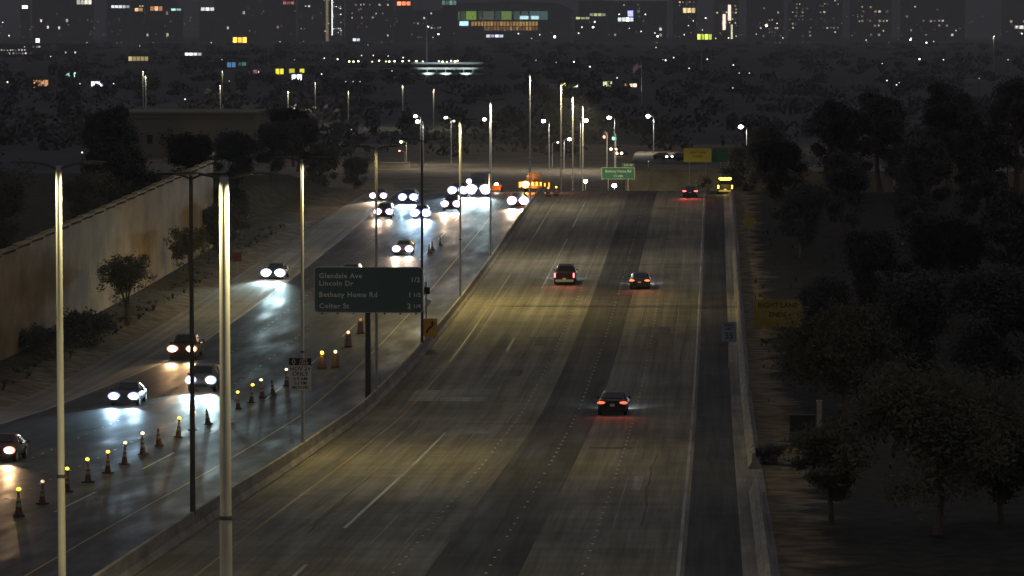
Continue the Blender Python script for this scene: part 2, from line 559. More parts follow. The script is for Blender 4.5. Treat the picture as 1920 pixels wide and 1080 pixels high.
patch(road_out, 895, 808, 1.5, 4.5, M_PATCH); patch(road_out, 862, 752, 3.4, 6, M_PATCH); patch(road_out, 800, 742, 2.0, 9, M_PATCH)  # the two wide pale sheets put a worn zone's shine into the colour
patch(road_out, 960, 700, 1.5, 5, M_PATCHD); patch(road_right, 1195, 905, .5, 9, M_PATCH); patch(road_right, 1145, 840, 2.4, 1.2, M_PATCHD)
patch(road_out, 1012, 640, 2.6, 8, M_PATCHD); patch(road_right, 1230, 620, 2.4, 7, M_PATCHD)

# longitudinal joints in pieces, the sealant's reflection painted as pale colour
M_JOINT = mat('pale_joint', (.36, .34, .29), .7, noise=((1, .1, 1), 6, .4, 1.2))
for x, spans in ((-14.3, ((160, 176), (186, 199), (212, 236), (300, 330))), (-17.8, ((170, 205), (228, 246), (255, 262))), (-18.7, ((215, 233), (236, 250))), (-12.9, ((150, 168), (240, 262))),
                 (-19.2, ((300, 340), (352, 372))), (-13.6, ((330, 352), (388, 420)))):
    for a, b in spans: line(road_out, x, a, b, .045, M_JOINT, 'joint', .005)
for x, spans in ((-4.4, ((168, 200), (214, 226))), (-3.1, ((300, 350), (372, 410))), (-6.2, ((330, 372),))):
    for a, b in spans: line(road_right, x, a, b, .045, M_JOINT, 'joint', .005)

# sealed joints across and along the concrete
def joints(parent, xa, xb, ys):
    for y in ys:
        strip('joint', xa, xb, [y-0.03, y+0.03], 0.004, M_RUBBER, parent)
joints(road_right, -7.45, X_EDGE+0.2, [159, 182, 228, 251, 298, 320, 345, 390, 424])
joints(road_out, X_MED+0.6, -11.2, [176, 240, 262, 310, 366, 424])

# ------------------------------------------------------------------ concrete barriers
def jersey(name, label, x, y0, y1, seg=12.0, h=0.85, cat='barrier', flip=1):
    e = thing(name, label, cat, (x, y0, zr(y0)))
    prof = [(-0.31, -0.05), (-0.31, 0.08), (-0.14, 0.34), (-0.085, h-0.02), (-0.07, h), (0.07, h), (0.085, h-0.02), (0.14, 0.34), (0.31, 0.08), (0.31, -0.05)]
    y = y0
    while y < y1 - 0.5:
        yb = min(y + seg, y1)
        rings = []
        g = 0.012
        for t in (0, .33, .66, 1):
            yy = (y+g)*(1-t) + (yb-g)*t
            rings.append([(px, yy-y0, zr(yy)-zr(y0)+pz) for px, pz in prof])
        MB().loft(rings).build('barrier_segment', M_BARRIER, e)
        y = yb
    return e
jersey('median_barrier', 'long pale concrete barrier dividing the two carriageways', X_MED, 135, 505)
jersey('roadside_barrier', 'pale concrete barrier along the right shoulder, running up to the crest', 2.15, 205, 505)
jersey('roadside_barrier', 'short pale concrete barrier at the lower right, nearest the camera', 2.05, 140, 190)

# ------------------------------------------------------------------ tall tan wall on the left
def noise_wall():
    y0, y1 = 262, 400
    e = thing('noise_wall', 'tall tan panelled wall beside the oncoming lanes', 'wall', (X_WALL, y0, 0))
    y = y0; bay = 6.0
    post = MB().box((0, 0, 0), (0.306, 0.5, 1.0)).mesh('pilaster', M_WALL)
    pan = MB().box((0, 0, 0), (0.3, bay-0.5, 1.0)).mesh('panel', M_WALL)
    cap = MB().box((0, 0, 0), (0.5, bay-0.02, 0.18)).mesh('coping', M_WALL)
    while y < y1:
        t = (y-282)/130.0
        base = zr(y) + 0.4
        top = 13.2 + 2.3*max(-0.3, t)
        o = link('pilaster', post, e, (0, y-y0, (base+top)/2)); o.scale = (1, 1, top-base)
        o = link('panel', pan, e, (0, y-y0+bay/2, (base+top)/2-0.1)); o.scale = (1, 1, top-base-0.2)
        link('coping', cap, e, (0, y-y0+bay/2, top+0.09))
        y += bay
    return e
noise_wall()

# ------------------------------------------------------------------ beyond the crest
def retaining_wall(label, px0, px1, py_top, py_bot, y, depth_back=1.0, drop=0.0):
    a = at_y(px0, py_top, y); b = at_y(px1, py_top, y)
    c = at_y(px0, py_bot, y)
    e = thing('retaining_wall', label, 'wall', (a.x, y, c.z))
    w = b.x - a.x; h = a.z - c.z
    n = max(1, int(w/4))
    bay = w/n
    for i in range(n):
        MB().box(((i+.5)*bay, 0, h/2), (bay-0.04, 0.4, h)).build('panel', M_RETAIN, e)
    MB().box((w/2, 0, h+0.12), (w+0.2, 0.7, 0.24)).build('coping', M_BARRIER, e)
    return e
retaining_wall('long tan retaining wall behind the crest, with the exit sign shadow on it', 1172, 1372, 319, 372, 715)
retaining_wall('pale low wall strip behind the leftmost oncoming lanes', 684, 768, 306, 316, 835)
retaining_wall('pale stepped wall end left of the far oncoming cars', 664, 738, 343, 368, 708)
retaining_wall('tan block wall behind the cross street lamp, right of centre', 1197, 1256, 286, 312, 815)

def embankment():
    a = at_y(1172, 320, 716); b = at_y(1372, 320, 716)
    mb = MB()
    z = a.z
    rows = [(716.3, z), (770, z), (812, z), (830, zr(830)-0.3)]
    xs = [a.x, a.x+8, b.x, b.x+30, b.x+90]
    for y, zz in rows:
        for x in xs: mb.v.append((x, y, zz))
    n = len(xs)
    for j in range(len(rows)-1):
        for i in range(n-1):
            k = j*n+i; mb.f.append((k, k+1, k+n+1, k+n))
    mb.quad((a.x, 716.3, zr(716)-1), (a.x, 812, zr(812)-1), (a.x, 812, z), (a.x, 716.3, z))
    mb.quad((b.x, 716.3, zr(716)-1), (b.x+90, 716.3, zr(716)-1), (b.x+90, 716.3, z), (b.x, 716.3, z))
    tag(mb.build('embankment', M_DIRT), kind='structure')
    s = MB()
    s.quad((a.x+0.5, 745, z+0.02), (b.x+88, 745, z+0.02), (b.x+88, 792, z+0.02), (a.x+0.5, 792, z+0.02))
    tag(s.build('cross_street', M_SHOULDER), kind='structure')
embankment()

# ================================================================== VEGETATION
def tree_meshes(seed, h, rx, rz, nleaf, leaf, m_leaf, sparse=0.0, stems=1):
    rnd = random.Random(seed)
    tr = MB(); clumps = []
    ht = h - rz*1.25
    for s in range(stems):
        a0 = rnd.random()*6.28
        base = Vector((0.15*s, 0.1*s, -0.2))
        top = Vector((rnd.uniform(-.25, .25)*rx, rnd.uniform(-.25, .25)*rx, max(0.8, ht)))
        mid = base.lerp(top, 0.5) + Vector((rnd.uniform(-.2, .2), rnd.uniform(-.2, .2), 0))
        r = 0.035*h/(1+0.3*stems)
        tr.path([base, mid, top], [r*1.3, r, r*0.75], 8)
        for b in range(6):
            a = a0 + b*1.05 + rnd.uniform(-.3, .3)
            el = rnd.uniform(0.3, 1.1)
            end = top + Vector((math.cos(a)*math.cos(el)*rx*0.75, math.sin(a)*math.cos(el)*rx*0.75, math.sin(el)*rz*1.2))
            mb_ = top.lerp(end, 0.5) + Vector((0, 0, 0.12*rz))
            tr.path([top, mb_, end], [r*0.6, r*0.38, r*0.12], 6)
            for q in range(3):
                e2 = mb_ + Vector((rnd.uniform(-1, 1)*rx*.5, rnd.uniform(-1, 1)*rx*.5, rnd.uniform(.0, 1)*rz*.7))
                tr.tube(mb_, e2, r*0.22, r*0.06, 5)
                clumps.append(e2)
            clumps.append(end); clumps.append(mb_)
    cz = h - rz
    for _ in range(int(26)):
        while True:
            p = Vector((rnd.uniform(-1, 1), rnd.uniform(-1, 1), rnd.uniform(-1, 1)))
            if 0.35 < p.length < 1: break
        clumps.append(Vector((p.x*rx, p.y*rx, cz + p.z*rz)))
    lf = MB()
    per = nleaf // len(clumps)
    for c in clumps:
        cr = rnd.uniform(0.16, 0.34)*rx*(1-sparse*0.3)
        k = int(per*rnd.uniform(0.5, 1.5))
        for _ in range(k):
            d = Vector((rnd.gauss(0, .55), rnd.gauss(0, .55), rnd.gauss(0, .42)))*cr
            p = c + d
            u = Vector((rnd.uniform(-1, 1), rnd.uniform(-1, 1), rnd.uniform(-1, 1))).normalized()
            w = u.orthogonal().normalized()
            sz = leaf*rnd.choice((.45, .7, 1.0, 1.0, 1.5))
            n = len(lf.v)
            lf.v += [tuple(p - u*sz), tuple(p + w*sz*.45), tuple(p + u*sz), tuple(p - w*sz*.45)]
            lf.f.append((n, n+1, n+2, n+3))
    return tr.mesh('trunk', M_BARK), lf.mesh('crown', m_leaf)

TREE_A = tree_meshes(1, 6.0, 2.6, 2.1, 17000, 0.125, M_LEAF)
TREE_B = tree_meshes(2, 9.0, 3.6, 3.4, 24000, 0.16, M_LEAF2)
TREE_C = tree_meshes(3, 5.2, 2.2, 1.9, 7500, 0.10, M_LEAF, sparse=1.0, stems=3)
TREE_D = tree_meshes(4, 13.0, 3.6, 5.2, 24000, 0.21, M_LEAF2)
TREE_E = tree_meshes(5, 7.2, 4.4, 2.7, 30000, 0.115, M_LEAF, stems=2)
BUSH = tree_meshes(6, 1.9, 1.7, 1.0, 5200, 0.11, M_LEAF2, stems=3)

def tree(meshes, p, label, scale=1.0, rz=0.0, name='tree', cat='tree', group=None, sz=None):
    e = thing(name, label, cat, p, rz, group)
    e.scale = (scale, scale, sz or scale)
    link('trunk', meshes[0], e); link('crown', meshes[1], e)
    return e

def wall_ground(px, y, x):
    return Vector((x, y, zr(y) + 0.6))
# in front of the wall on the left
tree(TREE_C, (-48.6, 318, zr(318)+0.2), 'spindly desert tree standing against the lit tan wall', 1.12, 0.4, 'desert_tree')
tree(TREE_C, (-49.2, 362, zr(362)+0.2), 'leaning desert tree at the right end of the tan wall', 1.0, 2.2, 'desert_tree')
tree(BUSH, (-49.0, 300, zr(300)+0.2), 'low dark bush at the foot of the tan wall, left of the spindly tree', 1.25, 0, 'bush', 'bush')
tree(BUSH, (-50.6, 288, zr(288)+0.3), 'low dark bush at the far left under the shaded wall end', 1.1, 1, 'bush', 'bush')
tree(TREE_B, (-50.4, 392, zr(392)), 'dark dense tree hiding the far end of the tan wall', .62, 2.0, 'leafy_tree')
tree(TREE_B, (-50.8, 408, zr(408)), 'dark dense tree just past the far end of the tan wall', .7, 4.0, 'leafy_tree')
# trees beyond the wall, left
G1 = 'dark trees beyond the tan wall'
k = 0
NTH = ['first', 'second', 'third', 'fourth', 'fifth', 'sixth', 'seventh', 'eighth', 'ninth', 'tenth', 'eleventh', 'twelfth', 'thirteenth', 'fourteenth', 'fifteenth']
LT = ((-58, 300, TREE_B, .85, 0), (-63, 330, TREE_B, 1.0, 1), (-58, 358, TREE_B, .8, 2), (-60, 392, TREE_B, .9, 3), (-57, 425, TREE_B, .85, 4),
                           (-55, 446, TREE_B, .75, 5), (-54, 470, TREE_B, .75, .5), (-53, 492, TREE_B, .7, 1.5), (-66, 420, TREE_D, .8, 2.5), (-72, 372, TREE_D, .8, 3.5), (-56, 515, TREE_B, .8, 4.4))
for k, (x, y, mm, sc, rz) in enumerate(sorted(LT, key=lambda t: t[0]/t[1])):
    tree(mm, (x, y, zr(y)+3.4), 'dark leafy tree beyond the tan wall, %s from the left of its row' % NTH[k], sc, rz, 'leafy_tree', group=G1)
tree(TREE_B, at_y(662, 366, 690), 'dark rounded tree beside the pale stepped wall end', 0.72, 1, 'leafy_tree')
tree(TREE_B, at_y(598, 372, 640), 'dark tree left of the pale stepped wall end', 0.9, 2, 'leafy_tree')
# trees on the right
def right_tree(mm, px, py, y, label, sc, rz, name='leafy_tree', group=None):
    p = at_y(px, py, y)
    return tree(mm, (p.x, y, zr(y)-0.1), label, sc, rz, name, group=group)
right_tree(TREE_E, 1752, 1040, 165, 'feathery olive tree with pale trunk in the lower right corner', 0.92, 0.3, 'desert_tree')
right_tree(TREE_A, 1560, 1000, 172, 'dark shadowed tree left of the feathery olive tree', 0.72, 1.3)
right_tree(TREE_E, 1600, 800, 245, 'broad olive tree on the right above the lower corner tree', 0.92, 2.3, 'desert_tree')
right_tree(TREE_A, 1880, 1000, 170, 'olive tree cut by the lower right picture edge', 0.8, 2.0)
G2 = 'dark trees on the right roadside'
RT = ((1700, 262, TREE_B, .9, 0), (1850, 255, TREE_B, 1.0, 1), (1545, 300, TREE_B, .62, 2), (1640, 330, TREE_B, .8, 3), (1790, 320, TREE_B, 1.0, 4),
                            (1900, 330, TREE_D, .8, 5), (1500, 400, TREE_B, .8, 6), (1580, 420, TREE_D, .72, .7), (1730, 410, TREE_D, .85, 1.7),
                            (1840, 430, TREE_D, .9, 2.7), (1470, 470, TREE_B, .9, 3.7), (1560, 490, TREE_D, .9, 4.7), (1650, 500, TREE_D, .95, 5.7), (1780, 500, TREE_D, 1.05, .2), (1902, 520, TREE_D, 1.1, 1.2))
for k, (px, y, mm, sc, rz) in enumerate(sorted(RT)):
    right_tree(mm, px, 700, y, 'dark unlit tree on the right roadside, %s from the left among them' % NTH[k], sc, rz, group=G2)
right_tree(TREE_B, 1388, 380, 660, 'dark rounded tree at the right end of the crest', 1.05, 0.4)
right_tree(TREE_B, 1318, 380, 680, 'small dark tree in front of the long tan retaining wall', 0.46, 2.4)
right_tree(TREE_D, 1440, 380, 640, 'tall dark tree right of the crest beside the lamp post', 1.0, 1.4)
p = on_road(1441, 868)
tree(BUSH, (p.x+0.1, p.y, p.z-0.1), 'small black leafy clump standing in for the dark spot beside the barrier end', 0.55, 0.6, 'bush', 'bush', sz=0.5)  # leafy stand-in for a dark spot on the verge

def scrub():
    rnd = random.Random(12); mb = MB()
    for _ in range(900):
        y = rnd.uniform(200, 440)
        x = rnd.uniform(3.6, 26) if rnd.random() < .4 else rnd.uniform(-51, -48.3)
        r = rnd.choice((.1, .15, .2, .35))
        z = zr(y) + (0.1 if x > 0 else .35)
        for _ in range(14):
            a = rnd.random()*6.28; l = r*rnd.uniform(.6, 1.6)
            d = Vector((math.cos(a)*l*.6, math.sin(a)*l*.6, l)); w = Vector((-math.sin(a), math.cos(a), 0))*r*.18
            c = Vector((x, y, z-.05))
            mb.quad(c-w, c+w, c+d+w*.3, c+d-w*.3)
    tag(mb.build('dry_scrub', mat('dry_scrub_blades', (.06, .052, .032), .9)), 'dry scrub tufts scattered along both verges', 'scrub', kind='stuff')
scrub()

# dark tree canopy of the city districts: reads as one mass
def canopy():
    rnd = random.Random(8); mb = MB()
    for _ in range(800):
        y = 900 * (8.0 ** rnd.random())
        x = rnd.uniform(-0.19*y, 0.10*y)
        k = 1 + y/5000
        r = rnd.choice((2, 3, 4, 6, 9)) * k * rnd.uniform(.8, 1.2)
        h = rnd.uniform(1.4, 4.2)
        z = zr(y)
        for _ in range(55):
            while True:
                p = Vector((rnd.uniform(-1, 1), rnd.uniform(-1, 1), rnd.uniform(-1, 1)))
                if p.length < 1: break
            c = Vector((x + p.x*r, y + p.y*r, z + h*.9 + p.z*h))
            u = Vector((rnd.uniform(-1, 1), rnd.uniform(-1, 1), rnd.uniform(-1, 1))).normalized()*rnd.uniform(.4, 1.0)*k
            w = u.orthogonal().normalized()*u.length*.7
            mb.quad(c-u, c+w, c+u, c-w)
    o = mb.build('distant_tree_canopy', M_LEAF2)
    tag(o, 'dark mass of trees across the city plain', 'trees', kind='stuff')
canopy()

# ================================================================== LIGHT POLES
JT = 0.36
M_DARKPOLE = mat('unlit_brown_steel', (.085, .072, .058), .6, noise=((2, 2, .5), 5, .7, 1.2))  # darker copy of the pole steel: the missing lamp light put into colour
NEUT = (1.0, 0.90, 0.66)
WARM = (1.0, 0.81, 0.30)
def median_pole(x, y, h, power, label, r=0.09, arm=0.85, base_z=None, color=WARM, left=1.0):
    z0 = zr(y) if base_z is None else base_z
    e = thing('light_pole', label, 'light pole', (x, y, z0), 0, 'twin-arm light poles along the median')
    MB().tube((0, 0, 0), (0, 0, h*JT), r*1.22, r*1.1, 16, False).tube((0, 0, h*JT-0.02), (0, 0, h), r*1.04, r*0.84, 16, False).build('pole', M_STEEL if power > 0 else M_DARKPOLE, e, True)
    MB().tube((0, 0, h*JT-0.1), (0, 0, h*JT+0.02), r*1.14, r*1.12, 14).build('slip_joint', M_DKSTEEL, e)
    MB().box((0, 0, 0.03), (0.5, 0.5, 0.06)).build('base_plate', M_DKSTEEL, e)
    MB().tube((0, 0, h), (0, 0, h+.04), r*.86, r*.5, 14).build('pole_cap', M_DKSTEEL, e)
    for s in (-1, 1):
        MB().path([(0, 0, h-0.15), (s*arm*0.5, 0, h+0.02), (s*arm, 0, h+0.08)], [0.05, 0.045, 0.04], 8).build('arm', M_DKSTEEL, e)
        hd = MB()
        rings = []
        for t, w, th in ((0, .06, .05), (.12, .15, .09), (.4, .19, .10), (.66, .13, .06), (.72, .05, .03)):
            rings.append([(s*(arm+t), w*math.cos(a), h+0.09+th*0.6*math.sin(a)) for a in [2*math.pi*i/10 for i in range(10)]])
        hd.loft(rings if s > 0 else [r_[::-1] for r_ in rings]).build('luminaire', M_DKSTEEL, e)
        if power > 0:
            MB().box((s*(arm+.4), 0, h+0.062), (.34, .2, .008)).build('lens', glow(color, 12.0), e)
            lamp('SPOT', e, (s*(arm+.4), 0, h-0.03), power*(left if s < 0 else 1.0), color, (0, 0, -1), R(163 if s < 0 else 159), 0.5 if s < 0 else 0.65, 0.12)
    return e

P0 = 3900
median_pole(at_y(113, 700, 125).x, 125, 15.8, P0*0.8, 'leftmost bright light pole, cut off by the bottom edge', r=0.115, left=.6, color=(1, .86, .40))
bp = at_y(422, 700, 112)
median_pole(bp.x, 112, 26.0-zr(112), P0*1.5, 'thickest bright light pole, nearest the camera', r=0.165, arm=0.75, left=.6, color=(1, .86, .40))
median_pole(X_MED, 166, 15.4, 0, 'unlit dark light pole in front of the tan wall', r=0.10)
median_pole(X_MED, 211, 16.4, P0*1.25, 'light pole carrying the carpool sign', left=.10)
median_pole(X_MED, 257.5, 17.0, P0*0.10, 'light pole rising behind the green distance sign')
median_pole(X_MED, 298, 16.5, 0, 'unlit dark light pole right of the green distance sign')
median_pole(X_MED, 343, 16.5, P0*1.1, 'light pole standing on the median midway to the crest', left=2.1)
median_pole(X_MED, 390, 16.5, P0*1.0, 'second light pole before the crest on the median', left=1.0, color=NEUT)
median_pole(X_MED, 473, 16.4, P0*1.0, 'tall light pole on the median just before the crest', left=.5, color=NEUT)
median_pole(X_MED, 569, 17.0, P0*2.6, 'light pole with a yellow head just behind the crest', color=(1.0, .86, .5))
median_pole(X_MED, 616, 18.0, P0*4.5, 'second light pole behind the crest on the median', color=(1.0, .86, .5))
median_pole(X_MED, 663, 16.8, P0*6.5, 'third light pole behind the crest on the median', color=(1.0, .86, .5))

def cobra(px, py, y_or_h, label, side=-1, color=(1.0, 0.9, 0.75), power=0, es=40, y=None, size=0.5, group=None, two=False):
    """street lamp: px,py is its bright head in the photo"""
    h = y_or_h
    p = at_y(px, py, y) if y else on_plain(px, py, h)
    if y: h = p.z - zr(y)
    q = Vector((p.x - side*1.2, p.y, zr(p.y)))
    e = thing('street_lamp', label, 'street lamp', q, 0, group)
    MB().tube((0, 0, 0), (0, 0, h), 0.11, 0.07, 8).build('pole', M_STEEL, e)
    MB().path([(0, 0, h-0.1), (side*0.7, 0, h+0.25), (side*1.0, 0, h+0.25)], [0.05, 0.045, 0.04], 6).build('arm', M_STEEL, e)
    MB().box((side*1.15, 0.1, h+0.3), (size, 0.3, 0.14)).build('lamp_head', M_DKSTEEL, e)
    MB().ball((side*1.2, -0.08, h+0.12), (size*0.5, 0.3, size*0.42)).build('lens', glow(color, es), e, True)
    if power: lamp('SPOT', e, (side*1.2, 0, h-0.25), power*.9, color, (0, 0, -1), R(165), 0.3, 0.12)
    return e

NW = (1.0, 0.93, 0.85)
YE = (1.0, 0.82, 0.42)
cobra(779, 219, 0, 'upper of two stacked street lamp heads left of the median poles', -1, NW, 1500, 30, 850, .75)
cobra(783, 229, 0, 'lower of two stacked street lamp heads left of the median poles', -1, NW, 2500, 40, 828, .85)
cobra(836, 222, 0, 'street lamp with a white head left of the pole midway', -1, NW, 1500, 40, 860, .7)
cobra(851, 228, 0, 'small dim street lamp beside the pole midway', -1, NW, 0, 6, 900, .5)
cobra(908, 225, 0, 'street lamp left of the second median pole', -1, NW, 2500, 40, 830, .7)
cobra(1019, 228, 0, 'street lamp right of the tallest median pole', -1, NW, 3000, 40, 815, .8)
cobra(1099, 227, 0, 'street lamp just right of the third pole behind the crest', 1, NW, 3000, 40, 812, .8)
cobra(1142, 222, 0, 'street lamp above the green traffic signal', -1, NW, 2500, 40, 825, .8)
cobra(1215, 219, 0, 'street lamp above the tan block wall', -1, NW, 4500, 40, 800, .8)
cobra(1389, 239, 0, 'street lamp beside the dark tree at the right of the crest', -1, NW, 2500, 40, 780, .85)
cobra(1437, 244, 0, 'dim street lamp over the green signal on the right', -1, NW, 600, 14, 860, .7)
cobra(1663, 263, 0, 'lone street lamp among the dark trees on the right', -1, YE, 300, 14, 640, .55)
cobra(1671, 491, 0, 'lone low lamp glowing between dark trees above the lit patio', -1, NW, 60, 16, 420, .26)
cobra(1068, 262, 0, 'white lamp between the pole row and the traffic signal', 1, (.9, .93, 1), 800, 40, 830, .75)
cobra(1046, 268, 0, 'faint lamp left of the white lamp below the pole row', 1, NW, 0, 3, 840, .5)
cobra(752, 267, 0, 'small lamp above the pale low wall strip', -1, YE, 400, 18, 860, .6)
cobra(749, 284, 0, 'tiny red light below the small lamp on the left', -1, (1, .35, .25), 0, 5, 850, .4)

# masts without visible heads, farther left and in the distance
def far_mast(px, py_top, py_bot, y, label, es=0.0, r=0.16, power=900, color=NEUT):
    t = at_y(px, py_top, y); z0 = zr(y); h = t.z - z0
    e = thing('light_mast', label, 'light mast', (t.x, y, z0), 0, 'distant light masts')
    MB().tube((0, 0, 0), (0, 0, h), r*1.2, r*0.8, 8, False).build('mast', M_STEEL, e, True)
    MB().box((0, 0, h+0.06), (2.2, .16, .12)).build('crossbar', M_DKSTEEL, e)
    for s in (-1, 1):
        MB().box((s*1.1, 0, h), (.5, .35, .12)).build('luminaire', M_DKSTEEL, e)
        lamp('SPOT', e, (s*1.1, 0, h-.1), power, color, (0, 0, -1), R(160), .3, .15)
    return e
far_mast(268, 131, 200, 1260, 'left of two close masts above the flat-roofed building', power=2600)
far_mast(273, 140, 200, 1200, 'right of two close masts above the flat-roofed building', power=2600)
far_mast(417, 131, 155, 1500, 'far mast above the right end of the flat-roofed building', power=2200)
far_mast(413, 157, 190, 1150, 'nearer mast above the right end of the flat-roofed building', power=2600)
far_mast(540, 168, 195, 1130, 'mast right of the flat-roofed building', power=2600)
far_mast(591, 152, 180, 1220, 'mast between the flat-roofed building and the crest', power=1800)
far_mast(653, 168, 195, 1160, 'short mast left of the crest poles', power=1500)
far_mast(755, 158, 195, 1180, 'mast under the three dim lights left of the parking garage', power=1800)
far_mast(813, 165, 200, 1150, 'mast below the parking garage', power=2600)
far_mast(1315, 62, 148, 2300, 'very faint tall mast under the yellow-green cluster', power=200, r=.3)
far_mast(1863, 66, 122, 2300, 'faint mast at the far right under the skyline', power=2200, r=.2)

def tall_white_mast():
    y = 2330; t = at_y(800, 36, y); z0 = zr(y); h = t.z - z0
    e = thing('tall_mast', 'tall white floodlit mast in front of the parking garage', 'mast', (t.x, y, z0))
    MB().tube((0, 0, 0), (0, 0, h), .75, .35, 10, False).build('shaft', mat('white_mast_paint', (.75, .78, .8), .5), e, True)
    MB().ball((0, 0, h+.3), (.5, .5, .5)).build('finial', M_STEEL, e)
    MB().box((1.6, -6, .5), (.8, .6, .6)).build('floodlight', M_DKSTEEL, e)
    lamp('SPOT', e, (0.0, -6, .9), 60000, (.8, .92, 1), (0, 5.2, 14), R(80), .8, .2)
tall_white_mast()

# ================================================================== SIGNS
def big_green_sign():
    y = 256.0
    a = at_y(589, 500, y); b = at_y(794, 587, y)
    w = b.x - a.x; h = a.z - b.z; cx = (a.x+b.x)/2; cz = (a.z+b.z)/2
    px = at_y(690, 700, y+0.3).x
    e = thing('distance_sign', 'large green distance sign listing four streets, standing on the median', 'road sign', (px, y, zr(y)))
    ox = cx - px; oz = cz - zr(y)
    bd = round_panel(MB(), w, h, 0.28, -0.03, 0.03, ox, oz).build('border', M_SIGNWHITE, e)
    pn = round_panel(MB(), w-0.1, h-0.1, 0.24, -0.04, -0.031, ox, oz).build('panel', M_GREEN, e)
    MB().tube((0, 0.3, -0.2), (0, 0.3, oz+h/2-0.1), 0.2, 0.17, 14, False).build('post', M_DKSTEEL, e, True)
    for dz in (-0.9, 0.0, 0.9):
        MB().box((ox, 0.12, oz+dz), (w-0.4, 0.1, 0.12)).build('crossbeam', M_DKSTEEL, e)
    for i in range(7):
        MB().box((ox - w/2 + 0.5 + i*(w-1)/6, 0.08, oz - h/2 - 0.03), (0.1, 0.1, 0.16)).build('bracket', M_DKSTEEL, e)
    s = w/203.0
    m = mat('sign_letters', (0.86, 0.84, 0.66), 0.5)
    def L(t, x, yy, size, al='LEFT'):
        lettering(t, size, m, e, (ox - w/2 + (x-589)*s, -0.046, oz + h/2 - (yy-500)*s), al, 0.009, 1.12)
    L('Glendale Ave', 598, 517, .47); L('Lincoln Dr', 598, 531, .47)
    L('Bethany Home Rd', 598, 552, .47); L('Colter St', 598, 573, .47)
    L('1/2', 786, 524, .45, 'RIGHT'); L('1', 770, 552, .47, 'RIGHT'); L('1/2', 787, 552, .36, 'RIGHT')
    L('2', 769, 573, .50, 'RIGHT'); L('1/4', 787, 573, .36, 'RIGHT')
big_green_sign()

def hov_sign():
    y = 210.6
    a = at_y(542, 671, y); b = at_y(584, 732, y)
    w = b.x - a.x; h = a.z - b.z; cx = (a.x+b.x)/2; cz = (a.z+b.z)/2
    e = thing('carpool_sign', 'white carpool lane sign with black diamond header on the median pole', 'road sign', (cx, y, cz - h/2))
    hb = h*14/61.0
    round_panel(MB(), w, h-hb, 0.06, -0.02, 0.0, 0, (h-hb)/2).build('panel', M_SIGNWHITE, e)
    round_panel(MB(), w, hb-.01, 0.04, -0.02, 0.0, 0, h-hb/2).build('header', M_SIGNBLACK, e)
    mm = M_SIGNBLACK; zt = h-hb
    for t, f, sz in (('HOV 2+', .86, .33), ('ONLY', .66, .33), ('6-9 AM', .46, .25), ('3-7 PM', .28, .25), ('MON-FRI', .11, .22)):
        lettering(t, sz, mm, e, (0, -0.026, zt*f), 'CENTER', 0.004)
    lettering('LEFT', .2, M_SIGNWHITE, e, (.2, -.026, h-hb*.3), 'CENTER', .004)
    lettering('LANE', .2, M_SIGNWHITE, e, (.2, -.026, h-hb*.72), 'CENTER', .004)
    d = MB(); c = (-.36, h-hb/2)
    for o_, i_ in ((0, 1), (1, 2), (2, 3), (3, 0)):
        pts = [(0, .18), (.11, 0), (0, -.18), (-.11, 0)]
        (x0, z0), (x1, z1) = pts[o_], pts[i_]
        d.quad((c[0]+x0, -.025, c[1]+z0), (c[0]+x1, -.025, c[1]+z1), (c[0]+x1*.65, -.025, c[1]+z1*.65), (c[0]+x0*.65, -.025, c[1]+z0*.65))
    d.build('diamond_symbol', M_SIGNWHITE, e)
    MB().box((0, 0.15, h*.3), (.1, .3, .08)).build('bracket', M_DKSTEEL, e)
    MB().box((0, 0.15, h*.75), (.1, .3, .08)).build('bracket', M_DKSTEEL, e)
hov_sign()

def lane_shift_sign():
    y = 303.0; a = at_y(792, 597, y); b = at_y(820, 631, y)
    w = b.x-a.x; h = a.z-b.z; cx = (a.x+b.x)/2
    e = thing('lane_shift_sign', 'square orange sign with a crooked black arrow on the median barrier', 'road sign', (cx, y, zr(y)))
    z = a.z - h/2 - zr(y)
    MB().box((0, 0, z), (w, .03, h)).build('panel', M_ORANGE, e)
    ar = MB(); yy = -.02
    def seg(p, q, t):
        d = Vector((q[0]-p[0], q[1]-p[1])).normalized(); n = Vector((-d.y, d.x))*t
        ar.quad((p[0]+n.x, yy, z+p[1]+n.y), (q[0]+n.x, yy, z+q[1]+n.y), (q[0]-n.x, yy, z+q[1]-n.y), (p[0]-n.x, yy, z+p[1]-n.y))
    seg((-.22, -.45), (-.22, -.2), .07); seg((-.22, -.2), (.2, .12), .07); seg((.2, .12), (.2, .3), .07)
    n = len(ar.v); ar.v += [(0.02, yy-.001, z+.28), (.38, yy-.001, z+.28), (.2, yy-.001, z+.52)]; ar.f.append((n, n+1, n+2))
    ar.build('arrow_symbol', M_SIGNBLACK, e)
    MB().tube((-.3, .06, 0), (-.3, .06, z+3.6), .05, .05, 8).build('post', M_DKSTEEL, e)
    MB().box((-.22, 0, z+2.9), (.45, .03, .55)).build('small_dark_panel', M_SIGNBLACK, e)
    MB().box((-.15, 0, z+1.95), (.34, .03, .5), Matrix.Rotation(R(35), 3, 'Y')).build('small_pale_panel', M_SIGNWHITE, e)
    for s in (-1, 1): MB().tube((s*w*.3, .03, .7), (s*w*.3, .03, z+.3), .03, .03, 6).build('leg', M_DKSTEEL, e)
lane_shift_sign()

